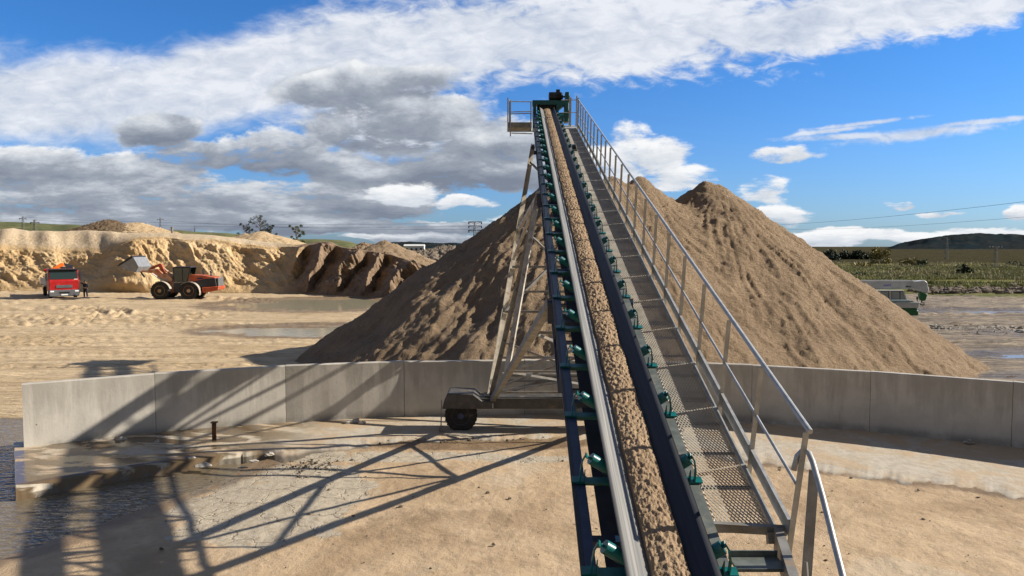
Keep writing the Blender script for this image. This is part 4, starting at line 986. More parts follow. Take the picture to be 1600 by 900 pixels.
# lower tie tubes near axle
mb = MB(); 
for (x0, y0, x1, y1, r) in ((785, 585, 905, 586, .06), (780, 595, 905, 595, .035), (775, 614, 905, 617, .035), (772, 617, 882, 588, .05), (878, 583, 880, 625, .05)): mb.tube([tw(x0, y0, 20.6), tw(x1, y1, 20.6)], r, 8)
mb.build('tie_tubes', M['galvd'], conv, world=True)
# axle beam / chassis
chx0, chx1 = -1.75, 4.4
mb = MB()
for y_ in (YT-.32, YT+.32):
    mb.box(((chx0+chx1)/2, y_, .80), (chx1-chx0, .10, .28)); 
mb.box(((chx0+chx1)/2, YT, .945), (chx1-chx0-.2, .50, .02)); mb.box((FL.x, YT, .97), (.3, .5, .03)); mb.box((FR.x, YT, .97), (.3, .5, .03))
mb.build('chassis', M['chas'], conv, world=True)
for xs_, sg in ((chx0, 1), (chx1, -1)):
    mb = MB(); mb.prism([(-.12, -.20), (-.05, .05), (.03, .22), (.72, .20), (.95, .02), (1.25, .0), (1.25, -.20)] if sg > 0 else [(.12, -.20), (.05, .05), (-.03, .22), (-.72, .20), (-.95, .02), (-1.25, .0), (-1.25, -.20)], (xs_, YT, .87), X1, Z1, Y1, .9)
    mb.build('mudguard', M['chas'], conv, world=True, bevel=.02)
    mb = MB(); mb.bar((xs_-sg*.13, YT-.4, .90), (xs_-sg*.15, YT-.4, .15), .03); mb.box((xs_-sg*.14, YT-.4, .12), (.12, .1, .13)); mb.build('marker_rod', M['galvd'], conv, world=True)
def wheel(parent, c, r, w_, ax, m_t, m_r, hub=None, world=True, name='wheel'):
    c = Vector(c); ax = Vector(ax).normalized(); e = MB(); rr_ = r*.56
    hubm = MB(); hubm.lathe([(r*.16, -w_*.52), (r*.2, -w_*.5), (r*.22, w_*.5), (r*.16, w_*.52)], c, ax, 16); ho = hubm.build(name, m_r, parent, world=world, origin=c)
    WM[ho.name] = wmat(parent) @ (Matrix.Translation(ho.location))
    ty = MB(); prof = [(rr_, -w_*.42), (r*.8, -w_*.5), (r*.95, -w_*.46), (r, -w_*.34), (r, w_*.34), (r*.95, w_*.46), (r*.8, w_*.5), (rr_, w_*.42), (rr_*.98, 0)]
    cl = c if world else Vector((0, 0, 0)); ty.lathe(prof, cl, ax, 32)
    x = ax.cross(Z1).normalized(); y = ax.cross(x)
    for k in range(22):
        a = 2*math.pi*k/22; d = x*math.cos(a)+y*math.sin(a); t_ = ax.cross(d)
        for sd_ in (-1, 1): ty.frame(cl+d*(r*1.0)+ax*sd_*w_*.22, (d), (t_+ax*.5*sd_).normalized(), ax, r*.03, r*.045, w_*.2)
    ty.build('tyre', m_t, ho, world=world, smooth=True)
    rm = MB(); rm.lathe([(rr_*.5, -w_*.30), (rr_*.95, -w_*.28), (rr_*1.03, -w_*.43), (rr_*.99, -w_*.43), (rr_*.97, 0), (rr_*.99, w_*.43), (rr_*1.03, w_*.43), (rr_*.95, w_*.28), (rr_*.5, w_*.30)], cl, ax, 28)
    rm.build('rim', m_r, ho, world=world, smooth=True); return ho
M['bluehub'] = mat('blue_wheel_paint', (.03, .045, .12), .5, var=.3, dirt=(.08, .06, .05), ds=8, dth=.55)
for x_ in (-1.38, -.98+4.95): wheel(conv, (x_, YT-.12, .43), .43, .26, (0, 1, 0), M['rubber'], M['bluehub'])

# ------------------------------------------------------------------ front stair with tube rail (bottom right)
stair = empty('access_stair', gp(1230, 980), 0, 'steel access stair with bent tube handrail at the near end of the walkway', 'stair')
sA = 5.3
mb = MB()
def cp(px, py, zc): return CAM+Vector(ray(px, py))*zc
mb.bar(cp(1216, 843, 6.25), cp(1252, 960, 5.0), .07, .20); mb.build('stair_stringer', M['galvd'], stair, world=True)
mb = MB(); mb.bar(cp(1108, 822, 6.35), cp(1228, 829, 6.30), .07, .07, up=Z1); mb.bar(cp(1205, 832, 6.28), cp(1207, 850, 6.25), .08, .06); mb.build('landing_beam', M['galvd'], stair, world=True)
mb = MB(); a = cp(1145, 880, 5.75); b = cp(1222, 882, 5.75); mb.frame((a+b)/2, X1, Y1, Z1, (b-a).length/2, .12, .012); mb.frame((a+b)/2+Y1*.11+Z1*.03, X1, Y1, Z1, (b-a).length/2, .008, .03)
a2 = a-Y1*.30-Z1*.2; b2 = b-Y1*.30-Z1*.2; mb.frame((a2+b2)/2, X1, Y1, Z1, (b-a).length/2, .12, .012); mb.build('tread', M['greygreen'], stair, world=True)
mb = MB(); pts = [cp(1240, 735, 5.9), cp(1246, 712, 5.9), cp(1256, 702, 5.88), cp(1264, 708, 5.82), cp(1270, 722, 5.75), cp(1285, 775, 5.5), cp(1318, 905, 5.0), cp(1345, 1010, 4.7)]
mb.tube(pts, .022, 12); mb.build('handrail', M['galv'], stair, world=True, smooth='all')
mb = MB(); mb.bar(cp(1272, 735, 5.75), cp(1256, 960, 5.6), .075, .012, up=Y1); mb.bar(cp(1272, 735, 5.77), cp(1256, 960, 5.62), .012, .05, up=Y1); mb.tube([cp(1259, 878, 5.6), cp(1265, 960, 5.5)], .014, 8); mb.build('railing_post', M['galvd'], stair, world=True)

# ------------------------------------------------------------------ PEOPLE
M['skin'] = mat('skin', (.42, .25, .17), .6); M['darkcloth'] = mat('dark_workwear', (.018, .018, .024), .9, var=.3); M['hair'] = mat('dark_hair', (.02, .015, .012), .7)
M['vest'] = mat('green_hi_vis', (.16, .40, .06), .8); M['boot'] = mat('boots', (.02, .016, .013), .7)
def person(loc, rz, J, label, top, legs, parent=None):
    root = empty('person', loc, rz, label, 'person')
    def skin_obj(name, pts, edges, rad, m, par):
        me = bpy.data.meshes.new(name); bm = bmesh.new(); ly = bm.verts.layers.skin.verify(); vs = [bm.verts.new(p) for p in pts]
        for a, b in edges: bm.edges.new((vs[a], vs[b]))
        for v, r in zip(vs, rad): v[ly].radius = (r, r) if not isinstance(r, tuple) else r
        vs[0][ly].use_root = True
        bm.to_mesh(me); bm.free(); o = bpy.data.objects.new(name, me); C.objects.link(o); o.parent = par; me.materials.append(m)
        k = o.modifiers.new('skin', 'SKIN'); k.use_smooth_shade = True; q = o.modifiers.new('sub', 'SUBSURF'); q.levels = 2; q.render_levels = 2; return o
    pts = [J['pelvis'], J['chest'], J['neck'], J['head'], J['shL'], J['elL'], J['haL'], J['shR'], J['elR'], J['haR'], J['hipL'], J['knL'], J['anL'], J['hipR'], J['knR'], J['anR'], J['toL'], J['toR'], J['top']]
    E = [(0, 1), (1, 2), (2, 3), (3, 18), (1, 4), (4, 5), (5, 6), (1, 7), (7, 8), (8, 9), (0, 10), (10, 11), (11, 12), (0, 13), (13, 14), (14, 15), (12, 16), (15, 17)]
    rd = [.15, (.18, .13), .06, .095, .075, .05, .035, .075, .05, .035, .1, .07, .05, .1, .07, .05, .04, .04, .08]
    body = skin_obj('body', pts, E, rd, M['skin'], root)
    g = 1.22
    skin_obj('jacket', [J['pelvis'], J['chest'], J['shL'], J['elL'], tuple(Vector(J['haL']).lerp(Vector(J['elL']), .2)), J['shR'], J['elR'], tuple(Vector(J['haR']).lerp(Vector(J['elR']), .2))],
             [(0, 1), (1, 2), (2, 3), (3, 4), (1, 5), (5, 6), (6, 7)], [.17*g*.9, (.2, .15), .085, .065, .05, .085, .065, .05], top, root)
    skin_obj('trousers', [J['pelvis'], J['hipL'], J['knL'], J['anL'], J['hipR'], J['knR'], J['anR']], [(0, 1), (1, 2), (2, 3), (0, 4), (4, 5), (5, 6)], [.155, .115, .088, .07, .115, .088, .07], legs, root)
    mb = MB()
    for a, t in (('anL', 'toL'), ('anR', 'toR')): mb.bar(Vector(J[a])-Z1*.03, Vector(J[t])-Z1*.0, .1, .1)
    mb.build('boots', M['boot'], root, bevel=.03)
    h = Vector(J['top']); mb = MB(); mb.lathe([(.02, .05), (.07, .04), (.105, -.02), (.11, -.09), (.09, -.13)][::-1], h+Vector((0, .02, .02)), Z1, 16); mb.build('hair', M['hair'], root, smooth=True)
    return root

# ------------------------------------------------------------------ WHEEL LOADER
M['orange'] = mat('orange_machine_paint', (.42, .07, .02), .5, var=.2, vs=2, dirt=(.40, .24, .13), ds=1.6, dth=.60)
M['dustor'] = mat('dusty_orange_paint', (.50, .16, .07), .7, var=.25, vs=2, dirt=(.52, .38, .26), ds=1.5, dth=.5)
M['bucket'] = mat('worn_bucket_steel', (.24, .245, .25), .45, .35, var=.15, vs=3)
M['dark'] = mat('dark_machine_paint', (.02, .022, .028), .5, var=.2)
M['glass'] = mat('tinted_glass', (.02, .035, .035), .06, spec=.8)
M['white'] = mat('white_paint', (.70, .70, .68), .45, var=.1, dirt=(.4, .34, .26), ds=4, dth=.62)
M['fend'] = mat('dusty_fender', (.36, .32, .27), .6, var=.3, vs=3)
M['yellow'] = mat('yellow_rim', (.42, .26, .10), .7, var=.3)
M['navylogo'] = mat('navy_marking', (.01, .02, .10), .5)
def LP(zx, zy): return ((zx-830)*.0064, (690-zy)*.0066)   # profile coordinates, +x = towards the right of the picture
gl = gp(271, 468.0); loader = empty('wheel_loader', (gl.x, gl.y+1.3, 0), R(4), 'orange wheel loader holding its grey bucket raised in front of the sand bank', 'wheel loader')
XZ = dict(o=(0, 0, 0), X=(1, 0, 0), Y=(0, 0, 1), Z=(0, 1, 0))
def side(name, poly, m, y0, y1, bevel=.03, par=None, zoom=True, lab=None):
    mb = MB(); pp = [LP(*p) for p in poly] if zoom else poly
    mb.prism(pp, (0, (y0+y1)/2, 0), (1, 0, 0), (0, 0, 1), (0, 1, 0), y1-y0); o = mb.build(name, m, par or loader, bevel=bevel)
    if lab: o['label'] = lab
    return o
side('front_frame', [(560, 600), (560, 520), (640, 440), (680, 330), (760, 360), (780, 470), (800, 600)], M['dustor'], -.45, .45)
side('centre_frame', [(790, 600), (790, 440), (1010, 440), (960, 600)], M['dark'], -.7, .7)
side('rear_frame', [(900, 600), (900, 470), (1300, 500), (1300, 590)], M['dark'], -.6, .6)
hood = side('engine_hood', [(1000, 430), (1000, 350), (1050, 338), (1200, 345), (1380, 378), (1400, 392), (1200, 440), (1000, 450)], M['orange'], -.80, .80)
side('engine_cover', [(1010, 455), (1130, 425), (1240, 398), (1398, 388), (1415, 500), (1400, 520), (1210, 520), (1100, 470)], M['dark'], -.82, .82)
mb = MB(); a = LP(1432, 390); b = LP(1438, 520); mb.box(((a[0]+b[0])/2, 0, (a[1]+b[1])/2), (.12, 1.35, .88)); gro = mb.build('rear_grille', M['galv'], loader, bevel=.02)
mb = MB()
for k in range(9): mb.box((LP(1445, 0)[0]+.03, 0, LP(0, 515)[1]+k*.1), (.03, 1.3, .03))
mb.build('grille_slat', M['dark'], gro)
side('counterweight', [(1210, 520), (1225, 605), (1300, 590), (1450, 560), (1462, 505), (1400, 505), (1330, 515)], M['orange'], -1.05, 1.05, .06)
side('cab_base', [(790, 460), (1000, 460), (1000, 440), (790, 440)], M['galvd'], -.85, .85, .02)
cab = side('cab', [(785, 240), (1045, 240), (1050, 228), (1040, 222), (820, 222), (785, 232)], M['dark'], -.82, .82, .02)
mb = MB()
for (x, z) in (((800, 440), (795, 238)), ((925, 440), (925, 238)), ((992, 440), (1040, 238))):
    for y_ in (-.78, .78): a = LP(*x); b = LP(*z); mb.bar((a[0], y_, a[1]), (b[0], y_, b[1]), .09, .07, up=(0, 1, 0))
mb.build('cab_pillar', M['dark'], loader)
for y_ in (-.79, .79): side('window', [(806, 438), (800, 242), (918, 242), (918, 438)], M['glass'], y_-.01, y_+.01, 0); side('window', [(932, 438), (932, 242), (1030, 242), (988, 438)], M['glass'], y_-.01, y_+.01, 0)
mb = MB(); a = LP(797, 440); b = LP(792, 240); mb.bar((a[0], 0, a[1]), (b[0], 0, b[1]), 1.5, .02, up=(1, 0, 0)); mb.build('windscreen', M['glass'], loader)
for nm, (x, z0, z1) in (('exhaust', (1185, 350, 262)), ('air_intake', (1298, 370, 312))):
    a = LP(x, z0); b = LP(x, z1); mb = MB(); mb.tube([(a[0], 0, a[1]), (b[0], 0, b[1]), (b[0]+.08, 0, b[1]+.08)], .06 if nm == 'exhaust' else .07, 10); 
    if nm == 'air_intake': mb.lathe([(.12, 0), (.14, .06), (.1, .14)], (b[0], 0, b[1]), (0, 0, 1), 14)
    mb.build(nm, M['dark'], loader)
# fenders: arcs
def fender(cx, cy, r, a0, a1, m, y0, y1, w_=.05):
    mb = MB(); c = LP(cx, cy); n = 12; v = []
    for k in range(n+1):
        a = R(a0+(a1-a0)*k/n)
        for rr_ in (r, r+w_):
            for y_ in (y0, y1): v.append((c[0]+math.cos(a)*rr_, y_, c[1]+math.sin(a)*rr_))
    f = []
    for k in range(n): b = k*4; f += [(b, b+1, b+5, b+4), (b+2, b+6, b+7, b+3), (b, b+4, b+6, b+2), (b+1, b+3, b+7, b+5)]
    f += [(0, 2, 3, 1), (n*4, n*4+1, n*4+3, n*4+2)]; mb.add(v, f); return mb.build('fender', m, loader)
for y0, y1 in ((-1.42, -.85), (.85, 1.42)):
    fender(1040, 590, .98, -15, 135, M['fend'], y0, y1, .035); fender(625, 575, .95, 15, 115, M['fend'], y0, y1, .035)
for (zx, zy, mt) in ((625, 572, 'yellow'), (1040, 582, 'dustor')):
    for y_ in (-1.12, 1.12): c = LP(zx, zy); wheel(loader, (c[0], y_, .83), .83, .62, (0, 1, 0), M['rubber'], M[mt], world=False)
# lift arms
for y_ in (-.50, .50):
    side('lift_arm', [(770, 400), (700, 330), (640, 330), (560, 255), (470, 262), (330, 275), (310, 300), (480, 318), (600, 400), (690, 440), (760, 440)], M['dustor'], y_-.08, y_+.08)
    a = LP(640, 440); b = LP(480, 318); mb = MB(); mb.tube([(a[0], y_*1.3, a[1]), (b[0], y_*1.3, b[1])], .06, 10); mb.build('lift_cylinder', M['white'], loader)
side('bell_crank', [(380, 272), (440, 225), (560, 178), (590, 190), (640, 300), (600, 300), (540, 225), (460, 250), (400, 275)], M['orange'], -.14, .14)
mb = MB(); a = LP(600, 235); b = LP(750, 380); mb.tube([(a[0], 0, a[1]), (b[0], 0, b[1])], .09, 10); mb.build('tilt_cylinder', M['dustor'], loader)
bk = side('bucket', [(45, 200), (240, 70), (262, 78), (255, 92), (100, 205), (200, 262), (285, 285), (325, 215), (262, 92), (272, 84), (345, 222), (300, 300), (190, 278)], M['bucket'], -1.45, 1.45, .01)
for y_ in (-1.44, 1.44): side('bucket_cheek', [(50, 200), (245, 76), (262, 84), (342, 222), (298, 296), (190, 274)], M['bucket'], y_-.02, y_+.02, 0, bk)
side('cutting_edge', [(40, 202), (236, 66), (262, 72), (262, 92), (60, 214)], M['dark'], -1.48, 1.48, .01, bk)
a = LP(295, 295); b = LP(350, 378); mb = MB(); mb.bar((a[0], -.3, a[1]), (b[0], -.3, b[1]), .08, .14); mb.build('bucket_stop', M['dark'], bk)
side('decal', [(1135, 400), (1150, 385), (1215, 380), (1225, 395), (1180, 405)], M['navylogo'], -.83, -.815, 0)
side('ladder', [(990, 600), (1000, 520), (1080, 520), (1060, 640), (1000, 640)], M['dark'], -1.15, -.75)

# ------------------------------------------------------------------ TRUCK
M['red'] = mat('red_truck_paint', (.36, .008, .010), .4, var=.2, vs=3, dirt=(.30, .16, .10), ds=3, dth=.64, spec=.5)
M['bumper'] = mat('grey_bumper_plastic', (.10, .105, .115), .55, var=.15)
M['lamp'] = mat('headlight_glass', (.85, .87, .9), .12)
M['plate'] = mat('number_plate', (.75, .76, .74), .5)
M['palfinger'] = mat('orange_crane_paint', (.75, .15, .01), .45)
tk = gp(101, 466.5); truck = empty('truck', (tk.x, tk.y, 0), R(37), 'red flatbed truck with an orange folded loading crane, parked facing the camera', 'truck')
q = .0056
def TX(zx): return (zx-555)*q
def TZ(zy): return (808-zy)*q
mb = MB(); prof = [(.0, TZ(690)), (-.02, TZ(500)), (.12, TZ(480)), (.35, TZ(330)), (.55, TZ(300)), (2.1, TZ(300)), (2.1, TZ(690))]
mb.prism([(a, b) for a, b in prof], (0, 0, 0), (0, 1, 0), (0, 0, 1), (1, 0, 0), 2.5); mb.build('cab', M['red'], truck, bevel=.05)
mb = MB(); mb.bar((0, .115, TZ(478)), (0, .345, TZ(318)), 2.3, .03, up=(0, 1, .2)); mb.build('windscreen', M['glass'], truck)
mb = MB(); mb.box((0, .30, TZ(308)), (2.45, .5, .14)); mb.build('sun_visor', M['dark'], truck, bevel=.03)
for sx in (-1, 1):
    mb = MB(); mb.box((sx*1.255, 1.1, TZ(410)), (.02, .9, .7)); mb.build('side_window', M['glass'], truck)
    mb = MB(); mb.box((sx*1.42, .2, TZ(420)), (.2, .12, .50)); mb.box((sx*1.40, .2, TZ(475)), (.2, .12, .2)); mb.bar((sx*1.2, .3, TZ(370)), (sx*1.42, .2, TZ(380)), .04); mb.build('mirror', M['dark'], truck, bevel=.03)
    mb = MB(); mb.box((sx*1.02, -.075, TZ(682)), (.34, .08, .16)); mb.build('headlight', M['lamp'], truck, bevel=.03)
    mb = MB(); mb.box((sx*1.14, -.03, TZ(700)), (.3, .12, .3)); mb.build('corner_panel', M['bumper'], truck, bevel=.03)
mb = MB(); mb.box((0, -.03, TZ(600)), (1.35, .05, .28)); 
for k in range(3): mb.box((0, -.06, TZ(620)+k*.1), (1.25, .02, .03))
mb.build('grille', M['bumper'], truck, bevel=.01)
mb = MB(); mb.box((0, -.01, TZ(712)), (2.52, .18, .62)); mb.build('bumper', M['bumper'], truck, bevel=.05)
mb = MB(); mb.box((0, -.105, TZ(705)), (.85, .02, .16)); mb.build('air_intake', M['black'], truck)
mb = MB(); mb.box((0, -.12, TZ(740)), (.55, .02, .12)); mb.build('number_plate', M['plate'], truck)
mb = MB(); mb.box((1.0, .1, TZ(483)), (.3, .02, .1)); mb.build('badge', M['plate'], truck)
mb = MB(); mb.box((0, 4.8, .85), (.9, 6.5, .25)); mb.build('chassis', M['dark'], truck)
bed = MB().box((0, 5.2, 1.15), (2.5, 5.6, .15)); bedo = bed.build('flatbed', M['galvd'], truck)
mb = MB()
for sx in (-1, 1): mb.box((sx*1.24, 5.2, 1.55), (.04, 5.6, .6))
mb.box((0, 2.42, 1.7), (2.5, .05, .9)); mb.build('drop_side', M['galv'], bedo)
for y_ in (1.2, 6.0):
    for sx in (-1.05, 1.05): wheel(truck, (sx, y_, .48), .48, .3, (1, 0, 0), M['rubber'], M['galvd'], world=False)
mb = MB(); mb.box((.2, 2.5, 2.2), (.4, .4, 1.6)); mb.build('crane_column', M['dark'], truck)
mb = MB(); mb.bar((-.75, 2.5, TZ(330)), (.25, 2.5, TZ(225)), .3, .34); mb.bar((-.2, 2.55, TZ(290)), (.3, 2.55, TZ(215)), .18, .2); mb.build('crane_arm', M['palfinger'], truck, bevel=.03)
mb = MB(); mb.box((.75, 2.5, TZ(275)), (.6, .4, .35)); mb.bar((.3, 2.5, TZ(230)), (.9, 2.5, TZ(260)), .2, .25); mb.tube([(.35, 2.5, TZ(225)), (.3, 2.5, TZ(160))], .04, 6); mb.build('crane_knuckle', M['dark'], truck, bevel=.03)
mb = MB(); mb.box((-1.25, 2.3, TZ(330)), (.35, .2, .25)); mb.build('crane_control', M['red'], truck, bevel=.02)

# person at the truck, seen from behind, one arm raised to the door
pp = gp(134, 465.5)
J = dict(pelvis=(0, 0, .92), chest=(0, .02, 1.28), neck=(0, 0, 1.47), head=(0, -.0, 1.57), top=(0, 0, 1.66), shL=(-.19, 0, 1.4), elL=(-.40, .08, 1.42), haL=(-.60, .12, 1.55), shR=(.19, 0, 1.4), elR=(.24, .0, 1.12), haR=(.2, -.1, .9),
         hipL=(-.1, 0, .86), knL=(-.13, -.02, .48), anL=(-.15, .03, .09), hipR=(.1, 0, .86), knR=(.13, 0, .48), anR=(.15, .03, .09), toL=(-.17, -.14, .05), toR=(.17, -.14, .05))
person((pp.x, pp.y, 0), 0, J, 'person in dark clothes standing at the truck cab with one arm raised to it', M['darkcloth'], M['darkcloth'])
# loader driver
c = LP(880, 400); bx = loader.matrix_basis @ Vector((c[0]+.25, -.1, c[1]-.45))
J2 = dict(pelvis=(0, 0, .35), chest=(-.03, 0, .72), neck=(-.04, 0, .9), head=(-.05, 0, 1.0), top=(-.05, 0, 1.09), shL=(-.03, .19, .84), elL=(-.2, .24, .62), haL=(-.42, .18, .68), shR=(-.03, -.19, .84), elR=(-.2, -.24, .62), haR=(-.42, -.18, .68),
          hipL=(-.05, .1, .33), knL=(-.45, .12, .38), anL=(-.55, .12, .02), hipR=(-.05, -.1, .33), knR=(-.45, -.12, .38), anR=(-.55, -.12, .02), toL=(-.68, .12, .0), toR=(-.68, -.12, 0))
person(bx, R(5), J2, 'driver in a green high visibility vest sitting in the loader cab', M['vest'], M['darkcloth'])

# ------------------------------------------------------------------ MOBILE CRANE (right)
M['craneg'] = mat('light_grey_crane_paint', (.40, .42, .42), .5, var=.12, vs=1.5, dirt=(.3, .26, .2), ds=2, dth=.66)
M['cranebl'] = mat('blue_grey_paint', (.20, .27, .29), .5, var=.1)
M['green'] = mat('dark_green_paint', (.0, .085, .025), .45, var=.2)
M['purple'] = mat('purple_lettering', (.16, .12, .42), .5); M['ink'] = mat('black_lettering', (.01, .01, .012), .5)
YC = 53.0; qc = 53.0/FOC/10.0
def KX(zx, zy): p = at(1320+zx/10, 420+zy/10, YC); return p
cb0 = KX(850, 760); crane = empty('mobile_crane', (cb0.x, YC, 0), 0, 'light grey mobile crane with a dark green front and hanging green hook block', 'mobile crane')
def cs(name, poly, m, y0, y1, bevel=.02, par=None):
    mb = MB(); pts = [KX(*p) for p in poly]; mb.prism([(p.x, p.z) for p in pts], (0, YC+(y0+y1)/2, 0), (1, 0, 0), (0, 0, 1), (0, 1, 0), y1-y0)
    return mb.build(name, m, par or crane, world=True, bevel=bevel)
bo = cs('boom', [(-900, 190), (1180, 190), (1180, 318), (-900, 330)], M['craneg'], .45, 1.05)
WM[bo.name] = WM[crane.name]
cs('boom_tip', [(1120, 200), (1300, 186), (1340, 215), (1362, 340), (1350, 385), (1260, 360), (1120, 300)], M['craneg'], .4, 1.1, .03, bo)
cs('boom_cap', [(-100, 184), (1120, 184), (1120, 189), (-100, 189)], M['galvd'], .5, 1.0, 0, bo)
cs('hook_cable', [(1270, 360), (1276, 360), (1276, 420), (1270, 420)], M['black'], .7, .73, 0)
hk = cs('hook_block', [(1250, 400), (1262, 380), (1350, 395), (1365, 410), (1358, 440), (1340, 495), (1310, 515), (1270, 505), (1250, 450)], M['green'], .6, .9, .02)
mb = MB(); pts = [KX(1292, 510), KX(1292, 545), KX(1330, 545), KX(1335, 565), KX(1310, 580), KX(1275, 570), KX(1265, 555)]; mb.tube([Vector((p.x, YC+.75, p.z)) for p in pts], .045, 8); mb.build('hook', M['dark'], crane, world=True)
cs('cab_roof', [(445, 332), (900, 332), (905, 345), (445, 345)], M['craneg'], -.2, .4)
cs('cab_rear', [(448, 345), (540, 345), (540, 480), (560, 560), (448, 560)], M['craneg'], -.2, .4)
cs('cab_door_pillar', [(675, 345), (705, 345), (705, 480), (675, 480)], M['craneg'], -.2, .4)
cs('cab_front_pillar', [(885, 345), (905, 345), (948, 480), (930, 480)], M['craneg'], -.2, .4, 0)
M['paleglass'] = mat('clear_cab_glass', (.20, .23, .23), .08, spec=.8)
cs('window', [(541, 345), (674, 345), (674, 478), (541, 478)], M['paleglass'], -.15, .35, 0); cs('window', [(706, 345), (884, 345), (929, 478), (706, 478)], M['paleglass'], -.15, .35, 0)
for pl in ([(541, 345), (548, 345), (548, 470), (541, 470)], [(541, 470), (674, 470), (674, 478), (541, 478)], [(706, 345), (714, 345), (714, 478), (706, 478)], [(840, 345), (850, 345), (850, 478), (840, 478)], [(541, 345), (884, 345), (884, 351), (541, 351)], [(667, 345), (674, 345), (674, 478), (667, 478)]):
    cs('window_frame', pl, M['dark'], -.17, -.151, 0)
cs('cab_body', [(540, 480), (950, 480), (1040, 505), (1105, 512), (1100, 540), (760, 512), (640, 548), (690, 600), (560, 600)], M['cranebl'], -.55, 1.5)
cs('front_body', [(640, 550), (760, 513), (1103, 513), (1085, 603), (690, 603)], M['craneg'], -.58, 1.53)
cs('lower_bumper', [(875, 604), (1075, 604), (1075, 640), (1095, 650), (1090, 720), (880, 720)], M['green'], -.5, 1.45, .03)
cs('wheel_arch', [(200, 604), (874, 604), (874, 640), (200, 640)], M['dark'], -.4, 1.3)
cs('deck', [(-900, 520), (640, 560), (640, 603), (-900, 603)], M['craneg'], -.5, 1.5)
cs('slewing_column', [(200, 330), (440, 330), (440, 520), (150, 520)], M['craneg'], .1, 1.2)
cs('mirror', [(1065, 430), (1085, 430), (1090, 475), (1070, 475)], M['dark'], -.5, -.4, 0); cs('mirror_arm', [(1072, 475), (1080, 475), (1095, 512), (1087, 512)], M['dark'], -.47, -.43, 0)
for zx in (800, 100, -350):
    for y_ in (-.25, 1.2): c = KX(zx, 660); wheel(crane, (c.x, YC+y_, .42), .42, .3, (0, 1, 0), M['rubber'], M['dark'], world=True)
def text(s, m, loc, size, par, shear=0.0, rot=(R(90), 0, 0)):
    cu = bpy.data.curves.new('lettering', 'FONT'); cu.body = s; cu.size = size; cu.extrude = .004; cu.shear = shear; cu.offset = .006
    o = bpy.data.objects.new('lettering', cu); C.objects.link(o); bpy.context.view_layer.update()
    dg = bpy.context.evaluated_depsgraph_get(); me = bpy.data.meshes.new_from_object(o.evaluated_get(dg)); bpy.data.objects.remove(o)
    o = bpy.data.objects.new('lettering', me); C.objects.link(o); me.materials.clear(); me.materials.append(m); o.parent = par
    o.matrix_basis = wmat(par).inverted() @ (Matrix.Translation(Vector(loc)) @ Euler(rot).to_matrix().to_4x4()); return o
p = KX(650, 278); text('GAICS', M['purple'], (p.x, YC+.44, p.z), .20, bo); p = KX(995, 295); text('Alcor', M['ink'], (p.x, YC+.44, p.z), .19, bo, .3)

# ------------------------------------------------------------------ PYLONS, LINES, far buildings
def pylon(px, ytop, ybase, Y, label, arms, seedw=1.0, mm='galvd', ins=True):
    p = at(px, ybase, Y); zt = zat(px, ytop, Y); b = Vector((p.x, Y, max(0, p.z))); root = empty('pylon', b, 0, label, 'pylon', 'electricity pylons round the horizon')
    h = zt-b.z; mb = MB(); w0 = .5*seedw; 
    for sx in (-1, 1):
        for sy in (-1, 1): mb.bar(b+Vector((sx*w0, sy*w0, 0)), b+Vector((sx*w0*.45, sy*w0*.45, h)), .10*seedw)
    n = 8
    for k in range(n):
        t0, t1 = k/n, (k+1)/n; f0, f1 = w0*(1-.55*t0), w0*(1-.55*t1); s = 1 if k % 2 else -1
        mb.bar(b+Vector((-s*f0, -f0, h*t0)), b+Vector((s*f1, -f1, h*t1)), .07*seedw); mb.bar(b+Vector((-s*f0, f0, h*t0)), b+Vector((s*f1, f1, h*t1)), .07*seedw)
    mb.build('tower', M[mm], root, world=True)
    for (dy, L) in arms:
        z = zt-dy; am = MB(); am.bar((b.x-L, Y, z), (b.x+L, Y, z), .14*seedw, .2*seedw); am.bar((b.x-L, Y, z), (b.x, Y, z-.6*seedw), .07*seedw); am.bar((b.x+L, Y, z), (b.x, Y, z-.6*seedw), .07*seedw)
        ao = am.build('crossarm', M[mm], root, world=True); WM[ao.name] = WM[root.name]
        if ins:
            for sx in (-1, -.5, .5, 1) if ins == 4 else (-1, 1): i_ = MB(); i_.tube([(b.x+sx*L, Y, z+.1), (b.x+sx*L, Y, z+(.45 if ins == 4 else -.6)*seedw)], .14*seedw, 6); i_.build('insulator', M['white'] if ins == 4 else M['dark'], ao, world=True)
    return root
pylon(742.5, 346, 380, 250, 'lattice pylon with three crossarms just left of the big pile', ((.15, 2.1), (1.5, 2.1), (2.9, 2.1)), 1.3)
pylon(1555, 385.5, 420, 150, 'pylon with four white insulators above the reeds on the right', ((.2, 1.2),), .65, ins=4)
pylon(1478, 371.5, 412, 260, 'slim faint pylon in front of the dark wooded hill', ((.3, 1.6),), .9)
pylon(55, 343, 366, 210, 'pylon with a Y shaped top on the left skyline', ((.8, 1.2),), .8, ins=True)
pylon(36.5, 338, 366, 320, 'thin far pylon at the extreme left of the skyline', ((.8, 1.4),), .9)
pylon(251, 340, 366, 340, 'thin far pylon behind the bank above the loader cab', ((.8, 1.4),), .7)
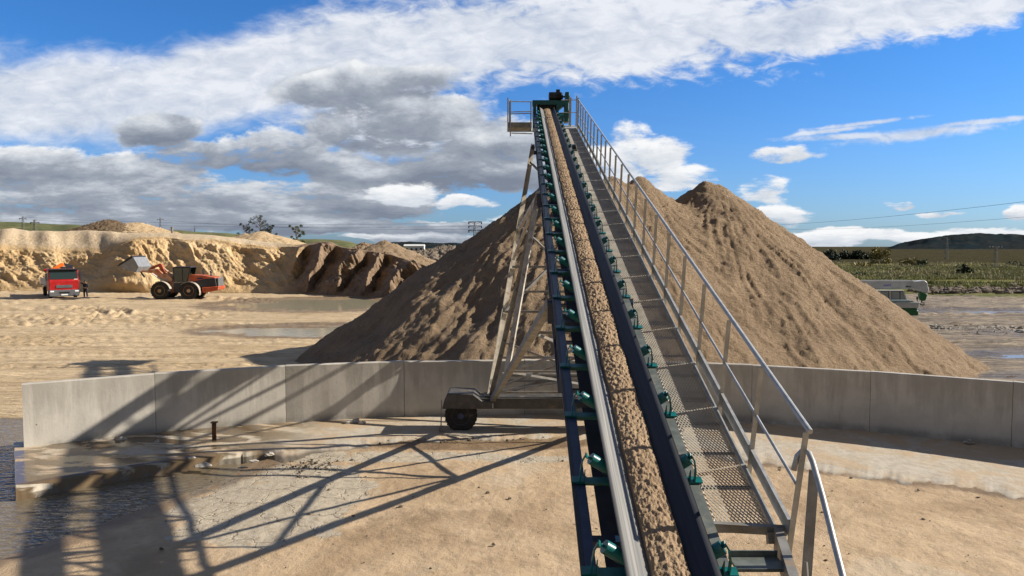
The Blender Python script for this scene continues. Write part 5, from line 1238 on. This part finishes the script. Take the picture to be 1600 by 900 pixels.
p = at(269, 364, 104); root = empty('gate_post', (p.x, p.y, p.z-.6), 0, 'short thick grey post standing on the bank skyline', 'post')
MB().lathe([(.16, 0), (.16, 1.3), (.2, 1.32), (.2, 1.45)], (0, 0, 0), (0, 0, 1), 12).build('shaft', M['galvd'], root)
def line(pts, label, r):
    mb = MB(); 
    for P_ in pts:
        q = [at(*a) for a in P_]; out = []
        for k in range(len(q)-1):
            for j in range(12):
                t = j/12; v = q[k].lerp(q[k+1], t); v.z -= 4*t*(1-t)*(q[k+1]-q[k]).length*.008; out.append(v)
        out.append(q[-1]); mb.tube(out, r, 4)
    tag(mb.build('power_line', M['dark']), label, 'power line', 'power lines crossing the sky')
line([[(1660, 308, 90), (1100, 352, 260)]], 'upper thin power line crossing the blue sky on the right', .022)
line([[(1660, 334, 95), (1150, 355, 260)]], 'lower thin power line crossing the sky on the right', .018)
line([[(742, 348, 250), (36, 339, 320)], [(742, 353, 250), (36, 343, 320)], [(742, 358, 250), (251, 344, 340)]], 'faint power lines running left from the lattice pylon', .03)
# white farm building
p = at(655, 390, 640); b = empty('farm_building', (p.x-4, 640, 1.0), 0, 'long low white building far away at the foot of the dark ridge', 'building')
MB().box((0, 0, 2.2), (17, 8, 4.4)).build('wall', M['white'], b); MB().prism([(-4.4, 0), (4.4, 0), (0, 1.4)], (0, 0, 4.4), (0, 1, 0), (0, 0, 1), (1, 0, 0), 17.6).build('roof', M['white'], b)
mb = MB()
for k in range(4): mb.box((-6+k*4, -4.03, 1.5), (1.6, .1, 2.0))
mb.build('doors', M['dark'], b)
p = at(685, 396, 165); b = empty('shed', (p.x, 165, 0), 0, 'dark green open shed in front of the distant gravel heap', 'shed')
MB().box((0, 0, 3.2), (9, 5, .25)).build('roof', M['leafd'], b); mb = MB()
for x_ in (-4.2, 0, 4.2):
    for y_ in (-2.2, 2.2): mb.box((x_, y_, 1.55), (.25, .25, 3.1))
mb.build('post', M['dark'], b); MB().box((0, 2.4, 1.5), (8.6, .1, 2.9)).build('back_wall', M['green'], b)
print('objects', len(C.objects))
